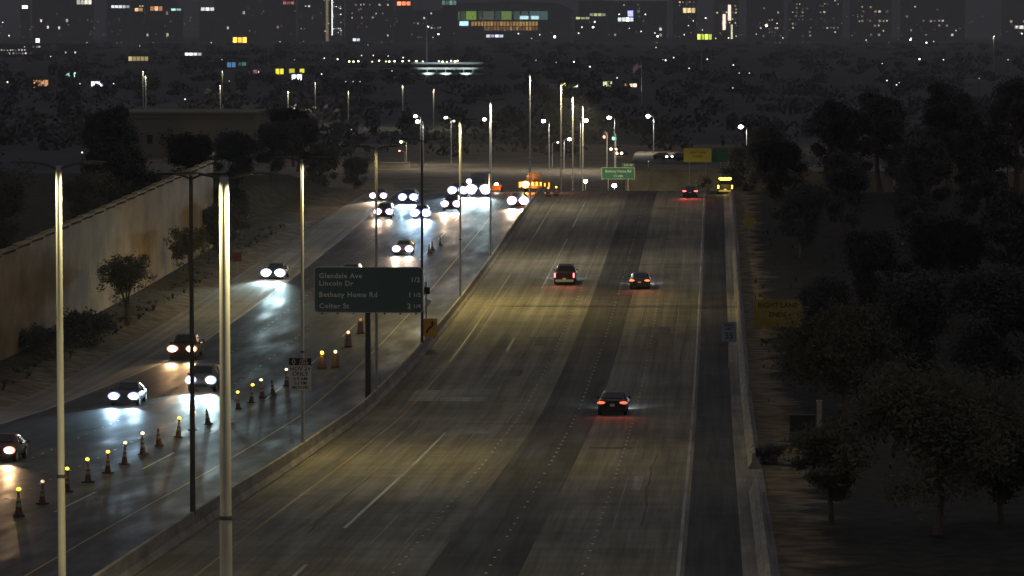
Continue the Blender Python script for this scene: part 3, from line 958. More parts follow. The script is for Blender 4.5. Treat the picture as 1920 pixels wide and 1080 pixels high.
def post_sign(name, label, px0, py0, px1, py1, y, m, lines=(), diamond=False, posts=1, tm=None, edge=None, mesh_tilt=0):
    a = at_y(px0, py0, y); b = at_y(px1, py1, y)
    w = b.x-a.x; h = a.z-b.z; cx = (a.x+b.x)/2; cz = (a.z+b.z)/2
    z0 = zr(y)
    e = thing(name, label, 'road sign', (cx, y, z0))
    z = cz - z0
    if diamond:
        MB().box((0, 0, z), (w*.707, .03, h*.707), Matrix.Rotation(R(45), 3, 'Y')).build('panel', m, e)
    else:
        if edge: round_panel(MB(), w, h, min(w, h)*.06, -.02, .02, 0, z).build('border', edge, e)
        k = .06 if edge else 0.0
        round_panel(MB(), w-k*2, h-k*2, min(w, h)*.05, -.03, -.021 if edge else .02, 0, z).build('panel', m, e)
    for t, f, sz, in lines:
        lettering(t, sz*h, tm or M_SIGNBLACK, e, (0, -.036, z - h/2 + f*h), 'CENTER', sz*h*.015)
    xs = [0] if posts == 1 else [-w*.3, w*.3]
    for x in xs: MB().tube((x, .08, -.1), (x, .08, z+h*.4), .05, .05, 8).build('post', M_STEEL, e)
    return e
post_sign('speed_sign', 'small dim white speed sign standing on the right barrier', 1353, 604, 1381, 641, on_road(1367, 690).y, mat('grey_white_sheeting', (.26, .27, .28), .6, noise=((.8, .8, .8), 4, .7, 1.1)),  # darker sheeting colour than on the other white signs
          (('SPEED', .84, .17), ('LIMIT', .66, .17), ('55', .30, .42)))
post_sign('merge_sign', 'wide dim orange sign reading right lane ends, beside dark trees', 1413, 561, 1503, 614, 322, mat('dull_orange_sheeting', (.46, .31, .05), .6, noise=((.6, .6, .6), 4, .6, 1.1)),  # darker, duller colour than the other orange sheeting
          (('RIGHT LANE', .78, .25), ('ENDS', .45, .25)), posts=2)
post_sign('warning_sign', 'small orange diamond sign above the right barrier', 1390, 401, 1420, 431, 430, MATS['dull_orange_sheeting'], diamond=True)
post_sign('exit_sign', 'green exit sign behind the crest in front of the tan wall', 1128, 314, 1190, 336, 640, mat('bright_green_sheeting', (.015, .14, .08), .45),
          (('Bethany Home Rd', .68, .30), ('1/2 mile', .28, .26)), posts=2, tm=M_SIGNWHITE, edge=M_SIGNWHITE)
post_sign('exit_number_sign', 'small green exit number tab above the green exit sign', 1166, 306, 1190, 313, 640.1, MATS['bright_green_sheeting'],
          (('Exit 4B', .5, .8),), tm=M_SIGNWHITE)
post_sign('yellow_board', 'large yellow board at the right of the crest', 1282, 278, 1334, 304, 700, mat('yellow_sheeting', (.62, .5, .05), .5), (('RIGHT LANE', .7, .2), ('CLOSED', .4, .2)), posts=2)
post_sign('green_board', 'green sign right beside the large yellow board', 1335.5, 278, 1366, 304, 702, MATS['bright_green_sheeting'], posts=1)
post_sign('street_name_sign', 'small teal street sign left of the large yellow board', 1264, 294, 1280, 301, 790, mat('teal_sheeting', (.02, .2, .17), .5))
post_sign('red_sign', 'tiny dim red sign on the left verge beyond the wall tree', 437, 474, 453, 490, 378, M_REDSIGN, posts=1)

# traffic signals on the cross street
def signal(px, py, y, label, color, arm):
    p = at_y(px, py, y); z0 = zr(y); h = p.z - z0
    e = thing('traffic_signal', label, 'traffic light', (p.x+arm, y, z0))
    MB().tube((0, 0, 0), (0, 0, h+.6), .13, .1, 8).build('pole', M_STEEL, e)
    MB().path([(0, 0, h+.2), (-arm*.5, 0, h+.7), (-arm, 0, h+.5)], [.07, .06, .05], 6).build('mast_arm', M_STEEL, e)
    MB().box((-arm, 0, h), (.45, .3, 1.2)).build('housing', M_TRIM, e)
    MB().ball((-arm, -.18, h-.3), (.3, .1, .36)).build('lens', glow(color, 1.2), e)
    lamp('POINT', e, (-arm, -.9, h-.3), 60, color, radius=.1)
signal(1150, 257, 812, 'green traffic signal below a street lamp, right of centre', (.25, 1, .6), .5)
signal(1133, 254, 813, 'dim red traffic signal left of the green one', (1, .25, .15), .6)
signal(1448, 259, 840, 'left of two green signals at the right of the crest', (.1, 1, .55), .5)
signal(1458, 257, 842, 'right of two green signals at the right of the crest', (.1, 1, .55), .5)

# ================================================================== CONES
def cone_mesh():
    cm = MB()
    cm.tube((0, 0, 0.05), (0, 0, 1.05), 0.193, 0.048, 12, False)
    band = MB()
    for z0, z1 in ((0.45, 0.62), (0.72, 0.86)):
        r = lambda z: 0.206 - 0.145*z
        band.tube((0, 0, z0), (0, 0, z1), r(z0), r(z1), 12, False)
    base = MB().box((0, 0, 0.03), (.5, .5, .06))
    light = MB().tube((0, 0, 1.05), (0, 0, 1.13), .05, .05, 8).box((0, 0, 1.15), (.1, .1, .06))
    lens = MB().ball((0.02, -.02, 1.27), (.13, .09, .095), 12, 8)
    return (cm.mesh('body', M_CONE, True), band.mesh('reflective_band', M_BAND), base.mesh('base', M_RUBBER),
            light.mesh('lamp_bracket', M_TRIM), lens)
CONE = cone_mesh()
AMB = (1.0, 0.55, 0.05); PALE = (1.0, 0.72, 0.40); YEL = (1.0, 0.75, 0.06)
LENS = {}
def cone(px, py, color, es, label, up=1.26):
    p = on_road(px, py, up)
    e = thing('traffic_cone', label, 'traffic cone', p, 0, 'tall cones closing the inner oncoming lane')
    e.rotation_euler = (R(random.uniform(-4, 4)), R(random.uniform(-5, 5)), random.uniform(-.6, .6)); sc_ = random.uniform(.84, 1.0); e.scale = (sc_, sc_, sc_)
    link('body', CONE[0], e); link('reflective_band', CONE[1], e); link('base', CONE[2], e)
    if color:
        link('lamp_bracket', CONE[3], e)
        k = (color, es)
        if k not in LENS: LENS[k] = CONE[4].mesh('lamp_lens', glow(color, es), True)
        link('lamp_lens', LENS[k], e)
        lamp('POINT', e, (0, -.25, 1.28), 1.2*es, color, radius=.06)
CL = [(35, 916, YEL, 1.6, 'first', 1), (79, 895, PALE, .8, '', 1), (125, 874, YEL, 2, '', 1), (165, 858, YEL, 2.2, '', 1), (202, 842, AMB, 3.5, '', 1),
      (233, 827, PALE, 1.6, '', 1), (268, 810, PALE, 2, '', 1), (298, 795, None, 0, '', 1), (334, 780, AMB, 3.5, '', 1), (361, 768, AMB, 2.5, '', 1),
      (390, 758, None, 0, '', 1), (421, 743, AMB, 4, '', 1), (447, 731, YEL, 2.8, '', 1), (471, 720, YEL, 2.8, '', 1), (492, 711, PALE, 1.8, '', 1),
      (512, 706, None, 0, '', 1), (537, 690, PALE, 2.2, '', 1), (604, 660, YEL, 4.5, '', 1), (629, 662, PALE, 2, '', 1), (653, 624, PALE, 1.2, '', 1), (676, 604, None, 0, '', 1),
      (751, 452, None, 0, '', 1), (805, 452, None, 0, '', 1), (811, 446, None, 0, '', 1), (826, 438, None, 0, '', 1)]
ordw = ['first', 'second', 'third', 'fourth', 'fifth', 'sixth', 'seventh', 'eighth', 'ninth', 'tenth', 'eleventh', 'twelfth', 'thirteenth', 'fourteenth',
        'fifteenth', 'sixteenth', 'seventeenth', 'eighteenth', 'nineteenth', 'twentieth', 'twenty-first', 'twenty-second', 'twenty-third', 'twenty-fourth', 'twenty-fifth']
for i, (px, py, c, es, _, _) in enumerate([t for t in CL if not 603 < t[0] < 680]):
    what = 'no lamp' if c is None else {AMB: 'amber lamp', YEL: 'yellow lamp', PALE: 'pale lamp'}[c]
    cone(px, py, c, es, 'tall traffic cone with %s, %s of the row counted from the left' % (what, ordw[i]))

# ================================================================== VEHICLES
def interp(tab, y):
    if y <= tab[0][0]: return tab[0][1:]
    for a, b in zip(tab[:-1], tab[1:]):
        if y <= b[0]:
            t = (y-a[0])/(b[0]-a[0])
            return tuple(p*(1-t)+q*t for p, q in zip(a[1:], b[1:]))
    return tab[-1][1:]

# stations along the length (front = +): y, z_top, half width at belt, half width at top, z_belt
SHAPES = {
 'sedan': dict(L=4.75, wb=1.42, wr=.33, st=[(-2.37, .80, .70, .60, .60), (-2.30, .98, .84, .70, .78), (-1.75, 1.05, .90, .72, .88), (-0.75, 1.40, .91, .62, .90), (-.2, 1.45, .92, .62, .90),
        (.35, 1.43, .92, .62, .90), (1.15, 1.00, .91, .74, .88), (1.75, .93, .90, .74, .82), (2.2, .80, .86, .70, .70), (2.37, .60, .72, .62, .52)],
        cab=(-1.75, -.75, .35, 1.15), tz=.84, hz=.68),
 'suv': dict(L=4.7, wb=1.40, wr=.36, st=[(-2.35, .95, .72, .62, .70), (-2.28, 1.15, .88, .72, .98), (-1.95, 1.62, .93, .66, 1.02), (-1.4, 1.70, .94, .67, 1.03), (0, 1.72, .95, .67, 1.03),
        (.45, 1.66, .95, .66, 1.02), (1.15, 1.12, .94, .78, 1.0), (1.9, 1.02, .92, .76, .92), (2.2, .90, .88, .72, .78), (2.35, .65, .74, .64, .56)],
        cab=(-2.28, -1.95, .45, 1.15), tz=1.02, hz=.82),
 'pickup': dict(L=5.6, wb=1.75, wr=.39, st=[(-2.8, 1.10, .90, .86, .80), (-2.76, 1.14, .95, .90, .95), (-.95, 1.14, .97, .90, .98), (-.85, 1.72, .97, .70, 1.08), (-.3, 1.82, .98, .70, 1.1),
        (.55, 1.80, .98, .70, 1.1), (1.15, 1.20, .97, .82, 1.06), (2.1, 1.12, .96, .82, 1.0), (2.6, 1.05, .92, .80, .90), (2.8, .70, .82, .72, .58)],
        cab=(-.95, -.85, .55, 1.15), tz=.98, hz=.88),
 'truck': dict(L=7.2, wb=2.2, wr=.46, st=[(-3.6, 2.75, 1.1, 1.1, 1.6), (-3.55, 2.85, 1.15, 1.13, 1.6), (.9, 2.85, 1.15, 1.13, 1.6), (.95, 2.25, 1.05, .92, 1.35), (1.3, 2.35, 1.05, .85, 1.35),
        (1.9, 2.28, 1.05, .85, 1.35), (2.5, 1.55, 1.03, .88, 1.3), (3.3, 1.35, 1.0, .85, 1.15), (3.6, .9, .9, .8, .7)],
        cab=(.9, .95, 1.9, 2.5), tz=1.0, hz=.95),
}
HALO_TINT = {}
BEAM = {}
def vehicle(kind, p, toward, label, colour, cat='car', head=None, hes=40, hpow=0, tail=None, tes=0, tpow=0, group=None, name=None, hw=.36, hh=.24, plate=True, rzoff=0.0, hdim=None):
    S = SHAPES[kind]; L = S['L']
    yc = p.y + L/2
    slope = (zr(yc+1.5) - zr(yc-1.5))/3.0
    e = thing(name or {'sedan': 'sedan_car', 'suv': 'suv_car', 'pickup': 'pickup_truck', 'truck': 'box_truck'}[kind], label, cat,
              (p.x, yc, zr(yc)), (math.pi if toward else 0.0) + rzoff, group)
    e.rotation_euler = Euler((math.atan(slope)*(-1 if toward else 1), 0, (math.pi if toward else 0.0)+rzoff))
    pm = paint(*colour)
    st = S['st']; zb = .24 if kind != 'truck' else .45
    W = max(s[2] for s in st)
    def ring(y):
        zt, hb, ht, zl = interp(st, y)
        b = hb - .08
        half = [(b*.9, zb), (hb-.02, zb+.12), (hb, (zb+zl)/2), (hb-.02, zl), (ht+(hb-ht)*.12, zt-.07), (ht*.86, zt)]
        return [(x, y, z) for x, z in half] + [(-x, y, z) for x, z in half[::-1]]
    ys = [s[0] for s in st]
    more = []
    for a, b in zip(ys[:-1], ys[1:]):
        more.append(a)
        if b-a > .7: more += [a+(b-a)*.33, a+(b-a)*.66]
    more.append(ys[-1])
    MB().loft([ring(y) for y in more][::-1]).build('body', pm, e)
    r0, r1, f1, f0 = S['cab']
    def face(y, side, k):     # point on the cabin side, k 0 belt .. 1 roof
        zt, hb, ht, zl = interp(st, y)
        return Vector((side*((hb-.02)*(1-k) + (ht+(hb-ht)*.12)*k), y, zl*(1-k) + (zt-.07)*k))
    # windscreen and rear window
    def cross_win(nm, ya, yb, out):
        mb = MB(); ka, kb = .12, .9
        pa = ya*(1-ka)+yb*ka; pb = ya*(1-kb)+yb*kb
        za, _, wa, _ = interp(st, pa); zc, _, wc, _ = interp(st, pb)
        o = Vector((0, out*.02, .018))
        mb.quad(Vector((-wa*.84, pa, za))+o, Vector((wa*.84, pa, za))+o, Vector((wc*.84, pb, zc))+o, Vector((-wc*.84, pb, zc))+o)
        mb.build(nm, M_GLASS, e)
    cross_win('windscreen', f0, f1, 1)
    cross_win('rear_window', r0, r1, -1)
    for s in (-1, 1):
        for (a, b) in ((r1-.25*(r1-r0), (r1+f1)/2-.05), ((r1+f1)/2+.05, f1+.35*(f0-f1))):
            o = Vector((s*.012, 0, .004))
            MB().quad(face(a, s, .12)+o, face(b, s, .12)+o, face(b, s, .88)+o, face(a, s, .88)+o).build('side_window', M_GLASS, e)
        MB().ball((s*(W+.10), f1+.45*(f0-f1), interp(st, f1)[3]+.08), (.11, .07, .08), 8, 5).build('wing_mirror', pm, e, True)
    # wheels
    for s in (-1, 1):
        for yy in (S['wb'], -S['wb']):
            r = S['wr']
            t = MB().tube((s*(W-.20), yy, r), (s*(W+.005), yy, r), r, r, 18).build('wheel', M_TYRE, e)
            MB().tube((s*(W-.02), yy, r), (s*(W+.015), yy, r), r*.62, r*.58, 12).build('rim', M_RIM, t)
    # bumpers, plate
    MB().box((0, L/2-.06, zb+.2), (W*1.7, .12, .2)).build('front_bumper', M_TRIM, e)
    MB().box((0, -L/2+.06, zb+.2), (W*1.75, .14, .22)).build('rear_bumper', M_TRIM if kind != 'pickup' else M_STEEL, e)
    if plate: MB().box((0, -L/2-.02, S['tz']-.14 if kind != 'pickup' else .62), (.31, .02, .16)).build('number_plate', M_PLATE, e)
    tz, hz = S['tz'], S['hz']
    for s in (-1, 1):
        hc = head if head else None
        es = hes*(hdim if (hdim and s < 0) else 1)
        kx = hw*.92; kz = hh*.92
        hl = MB().ball((s*(W-.26), L/2-.10, hz), (kx, .20, kz), 18, 10).build('headlight', glow(HALO_TINT.get(hc, hc), es*.035) if hc else M_PLATE, e, True)  # oversized tinted glow imitates a halo of glare around the lamp
        if hc: MB().ball((s*(W-.26), L/2+.02, hz), (kx*.72, .16, kz*.72), 16, 10).build('bulb_lens', glow(hc, es*.5), hl, True)
        if hc and hpow:
            lamp('SPOT', e, (s*(W-.24), L/2+.30, hz), hpow*(hdim if (hdim and s < 0) else 1), BEAM.get(hc, hc) if toward else (.5, .7, 1.0), (0, 1, -.07), R(50 if toward else 115), 1.0, .07)
        if kind in ('pickup', 'truck'):
            q = MB().box((s*(W-.09), -L/2+.0, tz-.03), (.15, .1, .42))
        elif kind == 'suv':
            q = MB().ball((s*(W-.15), -L/2+.09, tz), (.16, .1, .17), 12, 8)
        else:
            q = MB().ball((s*(W-.26), -L/2+.12, tz), (.31, .13, .095), 14, 8)
        q.build('taillight', glow(tail, tes) if tail else M_REDSIGN, e, kind not in ('pickup', 'truck'))
        if tail and tpow:
            lamp('SPOT', e, (s*(W-.2), -L/2-.15, tz), tpow, (1, .10, .06), (0, -1, -.22), R(110), .9, .08)
    return e

RED = (1.0, 0.10, 0.05); PINK = (1.0, 0.30, 0.28); REDOR = (1.0, 0.18, 0.06)
BLUEW = (0.80, 0.90, 1.0); COOL = (0.88, 0.96, 1.0); WARMH = (1.0, 0.78, 0.55); PINKW = (1.0, 0.88, 0.88)
BLACK = ('black', (.012, .012, .014)); CHAR = ('charcoal', (.035, .035, .04)); DKRED = ('maroon', (.05, .012, .014)); SILV = ('silver', (.30, .31, .32)); WHT = ('white', (.6, .6, .58)); GREY = ('grey', (.12, .12, .13)); OLIVE = ('olive', (.16, .16, .12)); BLUE = ('blue', (.04, .06, .12))

HALO_TINT.update({BLUEW: (.30, .34, 1.0), COOL: (.55, .62, 1.0), WARMH: (1.0, .42, .20), PINKW: (.75, .50, 1.0)})  # first set colours the imitated halo, not the beam
BEAM.update({BLUEW: (.50, .78, 1.0), COOL: (.66, .95, 1.0), WARMH: (1.0, .60, .28), PINKW: (1.0, .72, .48)})
# going away
HP = 1900
GA = 'cars driving away on the right carriageway'
vehicle('sedan', on_road(1148, 780), False, 'dark sedan with slanted red tail lamps, nearest of the departing cars', BLACK, tail=(1, .09, .03), tes=3.0, tpow=60, head=COOL, hes=10, hpow=HP*.22, group=GA)
vehicle('pickup', on_road(1058, 535), False, 'dark maroon pickup with square pinkish tail lamps', DKRED, 'pickup', tail=(1, .26, .27), tes=2.4, tpow=110, head=COOL, hes=10, hpow=HP*.22, group=GA)
vehicle('sedan', on_road(1199, 543), False, 'dark sedan with orange tail lamps, right of the maroon pickup', CHAR, tail=(1, .14, .03), tes=3.2, tpow=70, head=COOL, hes=10, hpow=HP*.24, group=GA)
vehicle('sedan', on_road(1294, 371), False, 'small dark car with red tail lamps at the crest', CHAR, tail=(1, .12, .10), tes=5, tpow=260, head=COOL, hes=6, group=GA)

# oncoming
GB = 'oncoming cars with headlights on'
vehicle('sedan', on_road(-6, 868), True, 'oncoming car cut by the left edge, warm headlight showing', DKRED, head=WARMH, hes=40, hpow=HP*.8, group=GB)
vehicle('sedan', on_road(232, 762), True, 'dark sedan with bluish-white headlights, lower left', CHAR, head=BLUEW, hes=40, hpow=HP*1.25, group=GB, hw=.46, hh=.30)
vehicle('pickup', on_road(341, 676), True, 'oncoming vehicle with warm headlights left of the unlit pole', DKRED, head=WARMH, hes=40, hpow=HP*.8, group=GB, hw=.48, hh=.32)
vehicle('suv', on_road(376, 735), True, 'olive vehicle with white headlights beside the thick light pole', OLIVE, head=COOL, hes=40, hpow=HP*1.6, group=GB, hw=.44, hh=.34)
vehicle('sedan', on_road(514, 525), True, 'oncoming car with brilliant white headlights on the pale ramp lane', BLACK, head=COOL, hes=60, hpow=HP*2.7, group=GB, hw=.6, hh=.45, rzoff=R(-3))
vehicle('sedan', on_road(755, 479), True, 'pale car with warm white headlights above the green distance sign', OLIVE, head=PINKW, hes=60, hpow=HP*.9, group=GB, hw=.5, hh=.4)
vehicle('suv', on_road(655, 532), True, 'dark vehicle almost hidden behind the green distance sign', BLACK, head=WARMH, hes=20, hpow=HP*.3, group=GB)
vehicle('sedan', on_road(709, 377), True, 'leftmost oncoming car in the cluster at the crest', BLACK, head=PINKW, hes=50, hpow=HP*1.8, group=GB, hw=.5, hh=.42)
vehicle('suv', on_road(765, 382), True, 'bluish oncoming car, second from the left at the crest', CHAR, head=BLUEW, hes=60, hpow=HP*3.2, group=GB, hw=.62, hh=.52)
vehicle('suv', on_road(719, 410), True, 'dark oncoming car with one dim headlight in front of the leftmost cluster car', DKRED, head=PINKW, hes=50, hpow=HP*.8, group=GB, hw=.55, hh=.45, hdim=.35)
vehicle('sedan', on_road(788, 410), True, 'oncoming car with blue-white headlights nearest in the cluster', BLUE, head=BLUEW, hes=70, hpow=HP*3.6, group=GB, hw=.7, hh=.54)
vehicle('pickup', on_road(845, 396), True, 'oncoming pickup with separated lights in the middle of the cluster', BLACK, 'pickup', head=PINKW, hes=50, hpow=HP*1.8, group=GB, hw=.55, hh=.48)
vehicle('suv', on_road(858, 369), True, 'oncoming car with violet-white headlights at the top of the crest', BLACK, head=BLUEW, hes=70, hpow=HP*3.2, group=GB, hw=.7, hh=.58)
vehicle('truck', on_road(897, 369), True, 'box truck with the brightest white headlights at the crest', GREY, 'truck', head=COOL, hes=90, hpow=HP*4.4, group=GB, hw=.85, hh=.7)
vehicle('pickup', on_road(971, 390), True, 'pickup with bright pinkish headlights beside the median at the crest', DKRED, 'pickup', head=PINKW, hes=90, hpow=HP*2.6, group=GB, hw=.68, hh=.6)
# far cars on the cross street
def cross_car(px, py, color, es, label, y=768):
    p = at_y(px, py, y)
    z = at_y(1172, 320, 716).z
    e = thing('sedan_car', label, 'car', (p.x, y, z+.03), R(180+35), 'cars on the cross street')
    S = SHAPES['sedan']; st = S['st']
    rings = []
    for y_, zt, hb, ht, zl in st:
        half = [(hb*.85, .25), (hb, .5), (hb, zl), (ht, zt)]
        rings.append([(x, y_, z_) for x, z_ in half] + [(-x, y_, z_) for x, z_ in half[::-1]])
    MB().loft(rings[::-1]).build('body', paint(*CHAR), e)
    for s in (-1, 1):
        MB().ball((s*.62, 2.2, .68), (.26, .2, .22), 10, 6).build('headlight', glow(color, es), e, True)
        for yy in (1.42, -1.42):
            MB().tube((s*.72, yy, .32), (s*.93, yy, .32), .32, .32, 12).build('wheel', M_TYRE, e)
cross_car(1243, 310, PINKW, 12, 'left car with white headlights on the cross street above the tan wall')
cross_car(1277, 308, BLUEW, 4, 'dim bluish car in the middle of the cross street')
cross_car(1286, 313, BLUEW, 8, 'bluish car under the yellow board on the cross street', 760)
cross_car(1335, 309, WARMH, 6, 'warm dim car at the right end of the cross street')
def ramp_car(px, py, y, label, es):
    p = at_y(px, py, y)
    e = thing('sedan_car', label, 'car', (p.x, y, zr(y)), R(165), 'cars coming down the far street')
    MB().loft([[(x*s_, yy, z_) for s_ in (1,) for x, z_ in ((.8, .25), (.9, .6), (.65, zt), (-.65, zt), (-.9, .6), (-.8, .25))] for yy, zt in ((2.3, .7), (1.2, .95), (.4, 1.42), (-1, 1.42), (-2.3, .9))]).build('body', paint(*CHAR), e)
    for s in (-1, 1): MB().ball((s*.6, 2.3, .66), (.3, .2, .26), 10, 6).build('headlight', glow((1, .62, .3), es), e, True)
ramp_car(1155, 282, on_plain(1155, 284).y, 'car with orange-white lights below the green traffic signal', 25)
ramp_car(1166, 290, on_plain(1166, 292).y, 'second car with orange lights below the green traffic signal', 25)

# portable work lights beyond the crest
def work_light(px, py, y, label, color, es, power, size=.45):
    p = at_y(px, py, y); z0 = zr(y)
    e = thing('work_light', label, 'floodlight', (p.x, y, z0), 0, 'portable floodlights at the crest')
    h = p.z - z0
    MB().box((0, .6, .55), (1.2, 2.0, .7)).build('trailer', M_ORANGE, e)
    for s in (-1, 1): MB().tube((s*.55, .6, .3), (s*.75, .6, .3), .3, .3, 12).build('wheel', M_TYRE, e)
    MB().tube((0, 0, .8), (0, 0, h), .06, .05, 8).build('mast', M_STEEL, e)
    MB().box((0, .14, h), (size*1.6, .2, size*1.1)).build('lamp_housing', M_DKSTEEL, e)
    MB().ball((0, -.02, h), (size*.8, .12, size*.62), 14, 8).build('lens', glow(color, es), e, True)
    if power: lamp('SPOT', e, (0, -.25, h), power, color, (0, -1, -.35), R(120), .6, .15)
work_light(880, 340, 520, 'white work light above the violet-white cluster car', PINKW, 30, 600)
work_light(931, 346, 512, 'peach work light between the box truck and the amber truck', (1, .85, .75), 14, 300, .36)
work_light(1098, 340, 640, 'bright work light left of the green exit sign', BLUEW, 60, 900, .40)
work_light(1152, 348, 610, 'bright work light below the green exit sign', BLUEW, 70, 900, .44)

# amber lit work truck beside the median at the crest
def work_truck():
    y = 512; p = at_y(1000, 372, y)
    e = thing('work_truck', 'orange-lit work truck with a flashing amber beacon at the crest', 'truck', (p.x, y, zr(y)))
    MB().box((0, 0, .75), (2.3, 5.2, .35)).build('chassis', M_TRIM, e)
    MB().loft([[(-1.05, 1.2, .9), (1.05, 1.2, .9), (1.0, 1.2, 1.7), (.85, 1.2, 2.45), (-.85, 1.2, 2.45), (-1.0, 1.2, 1.7)],
               [(-1.05, 2.9, .9), (1.05, 2.9, .9), (1.0, 2.9, 1.6), (.85, 2.5, 2.4), (-.85, 2.5, 2.4), (-1.0, 2.9, 1.6)]][::-1]).build('cab', paint('work_white', (.22, .21, .2)), e)
    MB().box((.3, -2.40, 1.05), (4.4, .08, .85)).build('board', M_TRIM, e)
    for i in range(8):
        MB().box((-1.6 + i*.54, -2.47, 1.05), (.2, .05, random.choice((.45, .6, .7)))).build('amber_lamp', glow((1, .36, .04), random.choice((.5, .9, 1.6))), e)
    for s in (-1, 1):
        for yy in (-1.6, 1.9): MB().tube((s*.85, yy, .45), (s*1.1, yy, .45), .45, .45, 14).build('wheel', M_TYRE, e)
    b = at_y(985, 346, y-2.6)
    bx, bz = b.x - p.x, b.z - zr(y)
    MB().tube((bx, -2.6, .9), (bx, -2.6, bz), .05, .05, 8).build('beacon_post', M_STEEL, e)
    MB().ball((bx, -2.6, bz), (.5, .35, .45), 14, 8).build('beacon', glow((1, .40, .06), 14), e, True)
    lamp('POINT', e, (bx, -3.4, bz+.2), 1900, (1, .30, .03), radius=.25)
    lamp('POINT', e, (bx+1.2, -3.3, bz-.2), 250, (1, .25, .02), radius=.2)
work_truck()
def amber_pickup():
    q = on_road(1360, 371)
    e = vehicle('pickup', Vector((q.x, 503, zr(503))), False, 'service pickup with bright yellow hazard lamps on the right shoulder', CHAR, 'pickup', tail=(1, .68, .03), tes=12, plate=True)
    for s in (-1, 0, 1):
        MB().ball((s*.5, -.4, 1.95), (.34, .2, .16), 12, 6).build('beacon', glow((1, .68, .04), 10), e, True)
    lamp('POINT', e, (0, -3.6, 1.5), 120, (1, .7, .1), radius=.3)
amber_pickup()

def drum(px, py, y, label, lit, colour=AMB, orange=None):
    p = at_y(px, py, y) if y else on_road(px, py); y = p.y
    e = thing('traffic_drum', label, 'traffic drum', (p.x, y, zr(y)), 0, 'orange drums at the crest')
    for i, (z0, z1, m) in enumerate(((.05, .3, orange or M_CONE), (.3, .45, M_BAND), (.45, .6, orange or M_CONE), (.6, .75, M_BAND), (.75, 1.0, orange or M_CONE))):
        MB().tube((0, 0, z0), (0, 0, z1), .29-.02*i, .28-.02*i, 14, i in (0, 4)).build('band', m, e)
    MB().box((0, 0, .03), (.65, .65, .06)).build('base', M_RUBBER, e)
    MB().ball((0, -.03, 1.14), (.13, .1, .13)).build('lamp_lens', glow(colour, lit), e, True)
    if lit > 2.5: lamp('POINT', e, (0, -.5, 1.2), 4, colour, radius=.06)
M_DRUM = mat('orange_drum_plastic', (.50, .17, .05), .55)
drum(604, 690, None, 'orange drum with a bright yellow lamp right of the carpool sign', 5, YEL, M_DRUM)
drum(629, 688, None, 'orange drum with a pale lamp, second right of the carpool sign', 2, PALE, M_DRUM)
drum(653, 650, None, 'orange drum with pale stripes left of the sign post', 1.5, PALE, M_DRUM)
drum(676, 625, None, 'small dim orange drum right beside the sign post', .4, AMB, M_DRUM)
drum(1043, 368, 497, 'drum with amber lamp right of the work truck', 4)
drum(1028, 372, 495, 'drum just right of the work truck', 2)

# ================================================================== FAR BUILDINGS AND LIGHTS
def bmat(name, c): return mat(name, c, .9, noise=((.05, .05, .05), 4, .75, 1.15))
B_TAN = bmat('tan_stucco', (.22, .19, .13)); B_GREY = bmat('grey_concrete', (.20, .20, .20)); B_DARK = bmat('dark_cladding', (.17, .17, .165)); B_BROWN = bmat('brown_stone', (.20, .165, .125))

def block(name, label, px0, px1, py_top, py_bot, y, depth, m, cat='building', group=None, z0=None):
    """a building whose front spans these photo pixels at distance y; returns root, width, height"""
    a = at_y(px0, py_top, y); b = at_y(px1, py_top, y)
    base = zr(y) if z0 is None else z0
    e = thing(name, label, cat, (a.x, y, base), 0, group)
    w = b.x-a.x; h = a.z-base
    MB().box((w/2, depth/2, h/2), (w, depth, h)).build('wall', m, e)
    MB().box((w/2, depth/2, h+.25), (w+.6, depth+.6, .5)).build('parapet', m, e)
    return e, w, h

def windows(e, w, h, cols, rows, z0f, z1f, lit, color, es, x0f=.05, x1f=.95, seed=1, wf=.55, hf=.45):
    rnd = random.Random(seed)
    dx = (x1f-x0f)*w/cols; dz = (z1f-z0f)*h/rows
    me = {}
    for j in range(rows):
        run = 0.0
        for i in range(cols):
            if rnd.random() < .35: run = rnd.choice((0.0, .3, 1.0, 2.2))
            if rnd.random() > lit*run: continue
            k = rnd.choice((.2, .35, .6, 1.0, 1.6)); q = rnd.choice((.6, .8, 1.0))
            if (k, q) not in me: me[(k, q)] = MB().box((0, 0, 0), (dx*wf*q, .3, dz*hf*q)).mesh('window', glow(color, 1.15*es*k*fade(e.location.y)))
            link('window', me[(k, q)], e, (x0f*w + (i+.5+rnd.uniform(-.2, .2))*dx, -.1, z0f*h + (j+.5+rnd.uniform(-.08, .08))*dz))

# flat-roofed building and its annex on the left
e, w, h = block('flat_roofed_building', 'wide flat-roofed building in the dark left distance', 215, 478, 214, 292, 900, 30, B_TAN)
for i in (1, 2, 6): MB().box((w*(i+.5)/10, -.06, h*.42), (w/10*.4, .14, h*.2)).build('window', M_GLASS, e)
MB().box((w/2, -.12, h*.93), (w, .24, .35)).build('cornice', B_TAN, e)
MB().box((w*.62, -.3, h*.34), (3.2, .5, .3)).build('wall_lamp', glow(YE, 3.5), e)
lamp('SPOT', e, (w*.62, -1.2, h*.36), 1400, (1, .9, .5), (0, .25, -1), R(120), .7, .3)
e, w, h = block('small_annex', 'small pale block right of the flat-roofed building', 481, 502, 233, 268, 980, 12, B_TAN)
MB().box((w*.5, -.06, h*.3), (1.2, .14, 2.4)).build('door', B_DARK, e)
MB().box((w*.5, -.3, h*.75), (.6, .4, .2)).build('wall_lamp', glow(YE, 1.2), e)
lamp('SPOT', e, (w*.5, -1.2, h*.8), 260, (1, .9, .5), (0, .25, -1), R(130), .7, .3)

